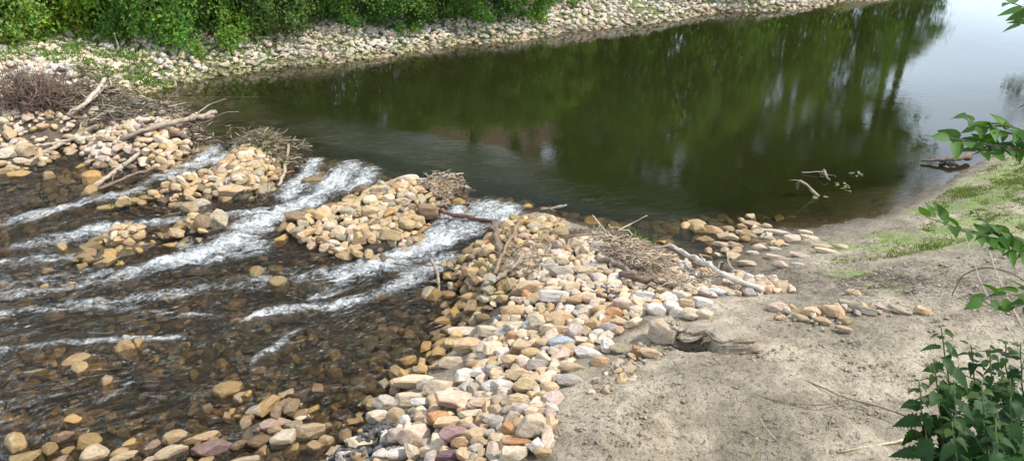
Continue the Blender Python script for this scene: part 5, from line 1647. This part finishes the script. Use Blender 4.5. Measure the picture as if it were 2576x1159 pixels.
def trunk_mesh(seed, h, r_, limbs, lo, reach):
    rg = np.random.default_rng(seed)
    bag = Bag()
    P = bend_path((0, 0, -.3), (rg.normal() * .4, rg.normal() * .4, h), 12, .02, rg)
    V, F = tube(P, np.linspace(r_, r_ * .22, 12), 10, .15, rg)
    bag.add(V, F)
    for _ in range(limbs):
        f_ = lo + (1 - lo) * rg.random() * .8
        s0 = P[int(f_ * 11)]
        a_ = rg.random() * 6.28
        e = s0 + np.array([math.cos(a_) * reach * rg.uniform(.5, 1), math.sin(a_) * reach * rg.uniform(.5, 1), h * .18 * rg.uniform(.3, 1.2)])
        V, F = tube(bend_path(s0, e, 7, .07, rg), np.linspace(r_ * .38, r_ * .08, 7), 6)
        bag.add(V, F)
    return bag.mesh('trunk', MAT['wood'])


TALL_C = [crown_mesh('tree_crown', 80 + i, (2.9, 2.9, 5.2), 100, 65, .27, .24, 60, (0, 0, 11.0), 8) for i in range(2)]
TALL_T = [trunk_mesh(90 + i, 15, .30, 9, .5, 2.4) for i in range(2)]
BROAD_C = [crown_mesh('tree_crown', 84 + i, (3.4, 3.4, 3.9), 75, 80, .27, .22, 100, (0, 0, 8.3), 8) for i in range(2)]
BROAD_T = [trunk_mesh(94 + i, 11, .36, 10, .35, 2.8) for i in range(2)]
TR = [  # (u of the trunk's azimuth, set back, tall, scale, colour, label)
    (-260, 5, 0, 1.0, MIDG, 'broad tree behind the feathery shrub at the left edge'),
    (60, 6, 0, 1.05, DARKG, 'broad tree behind the loose shrub, upper left'),
    (330, 5, 0, 1.0, MIDG, 'broad tree behind the bright lime shrubs'),
    (560, 5, 0, .95, DARKG, 'dark broad tree behind the mid-green shrubs'),
    (740, 6, 0, 1.0, MIDG, 'broad tree behind the brambles'),
    (930, 5, 0, .95, DARKG, 'dark broad tree mirrored left of the brown house'),
    (1185, 3.2, 1, .80, DARKG, 'thick-trunked tree mirrored in front of the brown house'),
    (1420, 5.0, 0, .9, MIDG, 'broad tree mirrored right of the brown house'),
    (1465, 3.0, 1, .80, DARKG, 'slender tree mirrored right of the brown house'),
    (1550, 5.2, 0, 1.05, MIDG, 'broad tree mirrored in the middle of the pool'),
    (1610, 3.2, 1, .85, DARKG, 'leaning tree mirrored in the middle of the pool'),
    (1790, 5.0, 0, 1.15, MIDG, 'broad tree mirrored just before the row of bare trunks'),
    (1850, 3.4, 0, 1.1, DARKG, 'tall tree, first of the mirrored row with sky between trunks'),
    (1905, 5.6, 0, 1.15, DARKG, 'low-crowned broad tree mirrored behind the first tall trunks'),
    (1945, 4.0, 1, .95, MIDG, 'tall tree, second of the mirrored row with sky between trunks'),
    (2010, 3.4, 1, .95, DARKG, 'tall tree, third of the mirrored row with sky between trunks'),
    (2070, 4.6, 1, .92, DARKG, 'tall tree, fourth of the mirrored row with sky between trunks'),
    (2130, 3.4, 1, .95, MIDG, 'tall tree, fifth of the mirrored row with sky between trunks'),
    (2185, 4.6, 1, .90, DARKG, 'tall tree, sixth of the mirrored row with sky between trunks'),
    (2235, 4.0, 1, .88, YELG, 'pale tall tree at the end of the mirrored row'),
]
for i, (u, back, tall, sc, colr, lab) in enumerate(TR):
    x, y = hedge_point(u if u < 1300 else 1288 + (u - 1288) * 1.085, back)
    root = bpy.data.objects.new('tall_tree' if tall else 'broad_tree', None)
    COL.objects.link(root)
    root.location = (x, y, ground_at(x, y))
    root.rotation_euler = (0, 0, i * 1.7)
    root.scale = (sc, sc, sc)
    tag(root, lab, 'tree', 'trees behind the far bank')
    t_ = link('trunk', (TALL_T if tall else BROAD_T)[i % 2], root)
    t_.color = (.10, .082, .062, 1)
    c = link('crown', (TALL_C if tall else BROAD_C)[i % 2], root)
    c.color = (*[k_ * .75 for k_ in colr], 1)
root = bpy.data.objects.new('broad_tree', None)
COL.objects.link(root)
root.location = (23.0, 28.5, ground_at(23.0, 28.5))
root.scale = (.75, .75, .52)
tag(root, 'round tree on the near shore mirrored at the right edge of the pool', 'tree')
link('trunk', BROAD_T[0], root).color = (.10, .082, .062, 1)
link('crown', BROAD_C[1], root, (0, 0, -2.2)).color = (*DARKG, 1)

# brown house behind the trees: only its mirror image shows in the pool
def flat_material(name, col, rough=.85, scale=3.0, var=.25):
    M = NT(name)
    P = M.n('ShaderNodeNewGeometry').outputs['Position']
    n1 = M.noise(P, scale, 5, .6)
    c = M.mix(1.0, col, M.ramp(n1, [(.3, 1 - var), (.7, 1 + var)]), 'MULTIPLY')
    p = M.n('ShaderNodeBsdfPrincipled', Roughness=rough)
    M.l(c, p.inputs['Base Color'])
    M.l(p.outputs[0], M.out.inputs[0])
    return M.m


MAT['plaster'] = flat_material('brown_plaster', (.26, .155, .115))
MAT['roof'] = flat_material('roof_tiles', (.20, .115, .09), .8, 8)
MAT['frame'] = flat_material('window_frame', (.55, .53, .50), .5)
MAT['pane'] = flat_material('window_pane', (.04, .05, .06), .08)


def box(x0, x1, y0, y1, z0, z1):
    V = [(x, y, z) for z in (z0, z1) for y in (y0, y1) for x in (x0, x1)]
    F = [(0, 2, 3, 1), (4, 5, 7, 6), (0, 1, 5, 4), (2, 6, 7, 3), (0, 4, 6, 2), (1, 3, 7, 5)]
    return np.array(V, float), np.array(F)


hx, hy = 0.0, 38.0
hg = ground_at(hx, hy)
house = bpy.data.objects.new('brown_house', None)
COL.objects.link(house)
house.location = (hx, hy, hg)
house.rotation_euler = (0, 0, .18)
tag(house, 'brown rendered house with tiled gable roof mirrored between the trees', 'house')
V, F = box(-5.2, 5.2, 0, 7, -.4, 5.0)
link('wall', mk_mesh('house_wall', V, F, False, [MAT['plaster']]), house)
bag = Bag()
for s_ in (0, 1):
    y0, y1 = (-.5, 3.55) if s_ == 0 else (7.5, 3.45)
    z0, z1 = 4.7, 7.6
    V = np.array([(-5.7, y0, z0), (5.7, y0, z0), (5.7, y1, z1), (-5.7, y1, z1), (-5.7, y0, z0 + .2), (5.7, y0, z0 + .2), (5.7, y1, z1 + .2), (-5.7, y1, z1 + .2)])
    bag.add(V, [(0, 1, 2, 3), (4, 5, 6, 7), (0, 1, 5, 4), (1, 2, 6, 5), (2, 3, 7, 6), (3, 0, 4, 7)])
rf = link('roof', bag.mesh('house_roof', MAT['roof'], False), house)
V, F = box(1.6, 2.3, 3.0, 3.7, 6.6, 8.6)
link('chimney', mk_mesh('house_chimney', V, F, False, [MAT['plaster']]), rf)
wv, wf = box(-.55, .55, -.06, .10, -.7, .7)
fm_ = mk_mesh('house_window', wv, wf, False, [MAT['frame']])
wv, wf = box(-.44, .44, -.09, -.04, -.58, .58)
pm_ = mk_mesh('house_pane', wv, wf, False, [MAT['pane']])
for zz in (1.5, 3.7):
    for xx in (-3.8, -1.3, 1.3, 3.8):
        w_ = link('window', fm_, house, (xx, 0, zz))
        link('pane', pm_, w_)

# ------------------------------------------------------------------ near shrub reaching in from the right, leaf by leaf
def blade(n_len, width, serr, droop, fold, heart=.0):
    """Leaf in the XY plane, tip towards +Y, unit length."""
    V, F = [], []
    for i in range(n_len + 1):
        t = i / n_len
        w = width * (math.sin(math.pi * min(1, (t * .94 + .06)) ** .72)) ** .9 * (1 - .25 * t)
        if i == n_len:
            w = .004
        if serr and 0 < i < n_len:
            w *= 1.0 + (serr if i % 2 else -serr)
        z = -droop * t * t
        yb = t - (heart * .10 if i == 0 else 0)
        V += [(-w, yb - (serr * .25 if i % 2 else 0), z + fold * w), (0, t, z), (w, yb - (serr * .25 if i % 2 else 0), z + fold * w)]
    for i in range(n_len):
        a = i * 3
        F += [(a, a + 1, a + 4, a + 3), (a + 1, a + 2, a + 5, a + 4)]
    return np.array(V), np.array(F)


OVATE = [mk_mesh('ovate_leaf', *blade(9, w, 0, d, f), True, [MAT['leaf']]) for w, d, f in ((.30, .18, .25), (.27, .32, .35), (.32, .08, .15), (.29, .25, .45))]
NETTLE = [mk_mesh('nettle_leaf', *blade(16, w, .17, d, f, 1), True, [MAT['leaf']]) for w, d, f in ((.34, .35, .25), (.31, .5, .35), (.36, .2, .2), (.33, .65, .3))]


def orient(direction, up_hint, rg, roll=.35):
    y = Vector(direction).normalized()
    z = Vector(up_hint)
    z = (z - y * z.dot(y))
    z.normalize()
    x = y.cross(z)
    m = Matrix((x, y, z)).transposed()
    return (m @ Matrix.Rotation(rg.normal() * roll, 3, 'Y')).to_euler()


def leafy_twig(root, org, pts, r0, r1, rg, spacing, lsize, col, skip=0.0):
    P = resample([at_depth(*p) for p in pts], 22)
    V, F = tube(P - org, np.linspace(r0, r1, 22), 6)
    tw = link('twig', mk_mesh('twig', V, F, True, [MAT['wood']]), root)
    tw.color = (.13, .10, .07, 1)
    d = np.r_[0, np.cumsum(np.linalg.norm(np.diff(P, axis=0), axis=1))]
    s_ = d[-1] * skip
    side = 1
    while s_ <= d[-1] + 1e-4:
        p = np.array([np.interp(s_, d, P[:, k_]) for k_ in range(3)])
        j = min(20, int(np.searchsorted(d, s_)))
        T = P[min(j + 1, 21)] - P[max(j - 1, 0)]
        T /= np.linalg.norm(T)
        lat = np.cross(T, (0, 0, 1))
        lat /= np.linalg.norm(lat)
        end = s_ > d[-1] - spacing * .6
        dr = T * (1.0 if end else .55) + lat * side * (.15 if end else 1.0) + np.array([0, 0, rg.normal() * .30 - .12])
        if rg.random() < .18:
            dr = dr + np.array([0, 0, .8])
        L = lsize * rg.uniform(.75, 1.25)
        o = link('leaf', OVATE[rg.integers(4)], root, p - org + dr / np.linalg.norm(dr) * .012, orient(dr, (rg.normal() * .3, rg.normal() * .3 - .15, 1), rg), (L, L, L))
        cj = .8 + .5 * rg.random()
        o.color = (col[0] * cj, col[1] * cj, col[2] * cj, 1)
        side = -side
        s_ += spacing * rg.uniform(.6, 1.3)


rgl = np.random.default_rng(77)
sb = np.array([3.9, 2.2, 0.0])
sb[2] = ground_at(sb[0], sb[1])
near_shrub = bpy.data.objects.new('overhanging_shrub', None)
COL.objects.link(near_shrub)
near_shrub.location = sb
tag(near_shrub, 'green ovate-leaved shrub whose sprays reach in over the right edge', 'shrub')
hub = at_depth(2830, 560, 2.9)
for a_, b_ in ((sb + (0, 0, -.1), hub), (hub, at_depth(2800, 100, 3.0)), (hub, at_depth(2700, 640, 2.85)), (hub, at_depth(2700, 400, 2.75))):
    V, F = tube(bend_path(a_, b_, 8, .03, rgl) - sb, np.linspace(.022, .010, 8), 7)
    link('stem', mk_mesh('shrub_stem', V, F, True, [MAT['wood']]), near_shrub).color = (.14, .11, .08, 1)
LG = (.052, .120, .020)
TW = [
    ([(2700, 400, 2.75), (2600, 378, 2.72), (2540, 372, 2.70), (2470, 362, 2.68), (2420, 352, 2.66), (2392, 348, 2.65)], .008, .003, .036, .080),
    ([(2600, 378, 2.72), (2560, 340, 2.70), (2500, 325, 2.68), (2440, 306, 2.66), (2425, 292, 2.66)], .005, .002, .036, .076),
    ([(2640, 390, 2.7), (2580, 330, 2.66), (2530, 312, 2.64), (2480, 318, 2.62)], .004, .002, .034, .074),
    ([(2560, 372, 2.70), (2500, 385, 2.66), (2450, 380, 2.64)], .004, .002, .036, .072),
    ([(2700, 640, 2.85), (2600, 622, 2.80), (2520, 604, 2.76), (2450, 588, 2.72), (2390, 566, 2.70), (2330, 546, 2.68)], .007, .002, .040, .078),
    ([(2560, 612, 2.78), (2500, 572, 2.74), (2462, 545, 2.72), (2454, 528, 2.72)], .004, .002, .042, .074),
    ([(2620, 640, 2.8), (2540, 590, 2.75), (2490, 580, 2.72)], .004, .002, .040, .072),
    ([(2620, 630, 2.8), (2560, 632, 2.76), (2510, 622, 2.72)], .004, .002, .040, .074),
    ([(2680, 720, 2.85), (2600, 735, 2.78), (2540, 742, 2.74), (2470, 752, 2.72)], .005, .002, .040, .074),
    ([(2620, 745, 2.8), (2560, 768, 2.75), (2520, 770, 2.74)], .004, .002, .040, .072),
    ([(2800, 100, 3.0), (2640, 40, 2.9), (2585, 22, 2.85), (2545, 8, 2.8)], .005, .002, .05, .085),
    ([(2700, 70, 2.95), (2610, 62, 2.88), (2565, 60, 2.84)], .004, .002, .045, .085),
    ([(2760, 250, 2.9), (2640, 262, 2.85), (2580, 262, 2.82)], .004, .002, .045, .08),
]
for pts, r0, r1, sp, ls in TW:
    leafy_twig(near_shrub, sb, pts, r0, r1, rgl, sp * .66, ls * .90, LG)

# nettles at the lower right: each plant one thing, its leaves in crossed pairs
NT_TOPS = [  # (u, v, depth) of the tip, (u, v, depth) of the lowest part in or under the frame, label
    ((2368, 826, 2.75), (2440, 1320, 2.65), 'tallest nettle at the front left of the clump over the mud'),
    ((2346, 912, 2.70), (2400, 1320, 2.60), 'nettle second from the left with tip over the pale mud'),
    ((2312, 960, 2.65), (2360, 1330, 2.55), 'leftmost nettle reaching lowest over the mud'),
    ((2442, 866, 3.00), (2480, 1330, 2.85), 'slim nettle behind the tallest one'),
    ((2490, 876, 2.95), (2510, 1330, 2.80), 'nettle in the middle of the clump, third from the right'),
    ((2530, 856, 3.05), (2550, 1330, 2.90), 'nettle second from the right edge of the clump'),
    ((2568, 862, 2.90), (2590, 1330, 2.80), 'nettle cut by the right edge of the picture'),
    ((2400, 965, 2.55), (2440, 1340, 2.45), 'broad-leaved nettle low in front of the clump'),
    ((2470, 960, 2.60), (2500, 1340, 2.50), 'dense dark nettle in the front middle of the clump'),
    ((2540, 950, 2.60), (2560, 1340, 2.50), 'dark nettle at the front right of the clump'),
    ((2395, 1060, 2.45), (2420, 1340, 2.40), 'low nettle at the bottom of the clump'),
    ((2505, 1050, 2.45), (2520, 1340, 2.40), 'low nettle at the bottom right of the clump'),
]
NG = (.024, .062, .017)
for ti, (tip, low, lab) in enumerate(NT_TOPS):
    rg = np.random.default_rng(200 + ti)
    pt, pl = at_depth(*tip), at_depth(*low)
    ft = pl + (pl - pt) * .25
    ft[2] = ground_at(ft[0], ft[1]) - .03
    root = bpy.data.objects.new('nettle', None)
    COL.objects.link(root)
    root.location = ft
    tag(root, lab, 'nettle', 'nettles at the lower right')
    P = resample([ft, (ft + pl) / 2, pl, (pl + pt) / 2, pt], 24, rg, .003)
    V, F = tube(P - ft, np.linspace(.006, .0025, 24), 6)
    link('stem', mk_mesh('nettle_stem', V, F, True, [MAT['wood']]), root).color = (.075, .10, .035, 1)
    d = np.r_[0, np.cumsum(np.linalg.norm(np.diff(P, axis=0), axis=1))]
    s_, turn, gap = d[-1] - .004, rg.random() * 3, .018
    L = .030
    while s_ > d[-1] * .30:
        p = np.array([np.interp(s_, d, P[:, k_]) for k_ in range(3)])
        for k_ in (0, 1):
            a_ = turn + math.pi * k_ + rg.normal() * .25
            dr = np.array([math.cos(a_), math.sin(a_), .35 - 1.0 * min(1, L / .10) * .75 + rg.normal() * .12])
            l_ = L * rg.uniform(.85, 1.2)
            o = link('leaf', NETTLE[rg.integers(4)], root, p - ft + dr * .012, orient(dr, (0, 0, 1), rg, .25), (l_, l_, l_))
            cj = (.75 + .5 * rg.random()) * (1.35 if L < .05 else 1)
            o.color = (NG[0] * cj * (1.5 if L < .05 else 1), NG[1] * cj, NG[2] * cj, 1)
        turn += math.pi / 2 + rg.normal() * .15
        s_ -= gap
        gap = min(.062, gap * 1.22)
        L = min(.118, L * 1.25)

# pale dead canes standing between the nettles and the shrub
for k_, (pts, r0, r1, lab) in enumerate([
        ([(2576, 905, 3.4), (2540, 830, 3.5), (2470, 720, 3.7), (2430, 600, 3.9)], .0035, .002, 'pale dead cane arching up behind the right-hand sprays'),
        ([(2620, 900, 3.3), (2560, 800, 3.4), (2510, 700, 3.6), (2462, 540, 3.8)], .0035, .002, 'second pale dead cane beside the right edge'),
        ([(2395, 742, 4.4), (2420, 690, 4.2), (2480, 668, 4.0), (2560, 690, 3.8), (2640, 760, 3.6)], .003, .005, 'thin bowed dead cane curving over the mud at right')]):
    P = resample([at_depth(*p) for p in pts] if k_ == 2 else [at_depth(*p) for p in pts], 18)
    foot = P[-1].copy() if k_ == 2 else P[0].copy()
    fz = ground_at(foot[0], foot[1])
    ext = np.linspace(0, 1, 5)[1:, None] * np.array([[.05, -.05, fz - foot[2] - .03]]) + foot
    Q = np.concatenate([P, ext]) if k_ == 2 else np.concatenate([ext[::-1], P])
    V, F = tube(Q - Q[0], np.linspace(r0, r1, len(Q)), 6)
    o = link('dead_cane', mk_mesh('dead_cane', V, F, True, [MAT['wood']]), loc=Q[0])
    o.color = (*((.34, .30, .24) if k_ < 2 else (.16, .12, .08)), 1)
    tag(o, lab, 'cane', 'dead canes by the nettles')

# ------------------------------------------------------------------ low green cover, clods, shingle
def blades_in(polys, n, hmin, hmax, w, cols, rg, mask=None):
    Vs, Fs, Cs, k_ = [], [], [], 0
    for poly, zr, cnt in polys:
        P = wpoly(poly, zr)
        lo, hi = P.min(0), P.max(0)
        m = int(cnt * 3)
        xs, ys = lo[0] + rg.random(m) * (hi[0] - lo[0]), lo[1] + rg.random(m) * (hi[1] - lo[1])
        dens = fbm(xs * 2.2 + 9, ys * 2.2, 4) * .7 + fbm(xs * 7, ys * 7, 2) * .3
        ok = in_poly(xs, ys, P) & (dens > .41 + .16 * rg.random(m))
        xs, ys = xs[ok][:cnt], ys[ok][:cnt]
        i, j = ((xs - HX0) / HS).astype(int), ((ys - HY0) / HS).astype(int)
        z = HM[np.clip(j, 0, HNY - 1), np.clip(i, 0, HNX - 1)]
        c = np.stack([xs, ys, z], 1)
        a_ = rg.random(len(xs)) * 6.28
        h = hmin + (hmax - hmin) * rg.random(len(xs)) ** 1.8
        side = np.stack([np.cos(a_), np.sin(a_), 0 * a_], 1) * (w * (.6 + .8 * rg.random(len(xs))))[:, None]
        lean = np.stack([rg.normal(size=len(xs)) * .7, rg.normal(size=len(xs)) * .7, np.ones(len(xs))], 1) * h[:, None]
        V = np.stack([c - side - (0, 0, .01), c + side - (0, 0, .01), c + lean * .6 + side * .8, c + lean], 1)
        col = np.array(cols)[rg.integers(len(cols), size=len(xs))] * (.7 + .6 * rg.random((len(xs), 1)))
        Vs.append(V.reshape(-1, 3))
        Cs.append(np.repeat(np.concatenate([col, np.ones((len(xs), 1))], 1), 4, 0))
        Fs.append(np.arange(len(xs) * 4).reshape(-1, 4) + k_)
        k_ += len(xs) * 4
    return np.concatenate(Vs), np.concatenate(Fs), np.concatenate(Cs)


rgg = np.random.default_rng(21)
V, F, C = blades_in([([(2190, 568), (2270, 530), (2350, 478), (2440, 425), (2520, 388), (2700, 360), (2700, 640), (2480, 610), (2400, 630), (2250, 650), (2090, 665), (2090, 645)], .85, 26000)], 0, .008, .036, .008, [(.10, .17, .03), (.14, .20, .045), (.17, .20, .06), (.20, .17, .09)], rgg)
tag(link('grass', mk_mesh('grass', V, F, False, [MAT['grass']], {'tint': C})), 'sparse short green grass on the muddy right shore', 'grass', kind='stuff')
V, F, C = blades_in([([(90, 165), (200, 125), (330, 130), (430, 160), (400, 190), (250, 200), (150, 190)], 1.1, 5200), ([(380, 150), (600, 110), (760, 105), (900, 90), (900, 120), (700, 150), (450, 170)], 1.0, 3000), ([(900, 95), (1400, 35), (1400, 60), (1150, 90), (920, 120)], 1.0, 4200), ([(1500, 30), (1900, -5), (1900, 12), (1560, 48)], .9, 1800), ([(-40, 190), (60, 150), (120, 140), (80, 180)], 1.1, 900)], 0, .02, .10, .022, [(.14, .22, .04), (.17, .24, .06), (.11, .18, .04)], rgg)
tag(link('weeds', mk_mesh('weeds', V, F, False, [MAT['grass']], {'tint': C})), 'green weeds growing between the stones of the far bank', 'weeds', kind='stuff')
V, F, C = blades_in([([(1080, 690), (1110, 670), (1120, 690)], .3, 60), ([(1480, 560), (1640, 560), (1660, 600), (1500, 590)], .7, 400), ([(560, 330), (700, 350), (770, 385), (700, 400), (600, 370)], .6, 900), ([(150, 500), (300, 500), (420, 480), (280, 530)], .3, 260), ([(260, 245), (440, 260), (440, 290), (280, 300)], .8, 900)], 0, .03, .13, .010, [(.09, .12, .035), (.13, .13, .05), (.07, .11, .03)], rgg)
tag(link('weeds', mk_mesh('waterweed', V, F, False, [MAT['grass']], {'tint': C})), 'wet weed and grass wisps caught along the weir', 'weeds', kind='stuff')

for k_, (u, v, lab) in enumerate([(2062, 497, 'small leafy sprout floating beside the bent pale branch'), (2118, 466, 'round floating leaves right of the bent pale branch'), (2135, 478, 'little green plant floating at the edge of the tree reflection'), (2155, 440, 'grey floating leaf cluster before the sky reflection')]):
    p = at(u, v, ZU + .01)
    root = bpy.data.objects.new('water_plant', None)
    COL.objects.link(root)
    root.location = p
    tag(root, lab, 'water plant', 'plants afloat in the pool shallows')
    for q in range(7):
        a_ = rgg.random() * 6.28
        dr = (math.cos(a_), math.sin(a_), .25 * rgg.random())
        l_ = .05 + .04 * rgg.random()
        o = link('leaf', OVATE[q % 4], root, (dr[0] * .05, dr[1] * .05, .012), orient(dr, (0, 0, 1), rgg), (l_, l_, l_))
        o.color = (.16, .22, .06, 1) if k_ in (0, 2) else (.20, .20, .15, 1)

# crumbs of dried mud and a pocket of dark shingle
def crumbs(name, label, cat, polys, cols, mat, seed, flat):
    rg = np.random.default_rng(seed)
    bag = Bag()
    for poly, zr, n, s0, s1 in polys:
        P = wpoly(poly, zr)
        lo, hi = P.min(0), P.max(0)
        m = n * 4
        xs, ys = lo[0] + rg.random(m) * (hi[0] - lo[0]), lo[1] + rg.random(m) * (hi[1] - lo[1])
        ok = in_poly(xs, ys, P) & (fbm(xs * 1.8, ys * 1.8, 3) + .25 * rg.random(m) > .52)
        xs, ys = xs[ok][:n], ys[ok][:n]
        i, j = ((xs - HX0) / HS).astype(int), ((ys - HY0) / HS).astype(int)
        zz = HM[j, i]
        for x, y, z in zip(xs, ys, zz):
            V, F = TINY_SHAPE[rg.integers(NVAR)]
            s_ = s0 + (s1 - s0) * rg.random() ** 2.5
            Mx = np.array(Euler((rg.normal() * .3, rg.normal() * .3, rg.random() * 6.28)).to_matrix())
            c = np.array(cols[rg.integers(len(cols))]) * (.75 + .5 * rg.random())
            bag.add((V * (s_, s_ * .75, s_ * flat)) @ Mx.T + (x, y, z + s_ * .12), F, np.array([*c, .0]))
    tag(link(name, bag.mesh(name, mat)), label, cat, kind='stuff')


MUDC = [(.36, .30, .225), (.42, .36, .28), (.26, .215, .16), (.19, .155, .115)]
crumbs('mud_crumbs', 'crumbs and flakes of dried mud on the sandy shore', 'mud crumbs', [
    ([(1400, 1159), (1400, 1020), (1560, 910), (1750, 900), (2350, 840), (2400, 1159)], .97, 1500, .006, .022),
    ([(1900, 830), (2000, 740), (2200, 650), (2560, 640), (2560, 860), (2300, 850)], .97, 600, .006, .026),
    ([(1480, 960), (1580, 880), (1700, 830), (1760, 850), (1640, 920), (1520, 1000)], .92, 420, .008, .034)], MUDC, MAT['mud'], 5, .35)
crumbs('shingle', 'dark slate shingle pocket between boulders at the bottom edge', 'shingle', [
    ([(800, 1165), (880, 1100), (940, 1060), (1000, 1100), (960, 1165)], .08, 900, .010, .035),
    ([(1480, 760), (1540, 740), (1560, 770)], .8, 30, .01, .03)], [(.055, .058, .065), (.09, .09, .095), (.14, .13, .12), (.04, .045, .055)], MAT['stone_mass'], 6, .6)
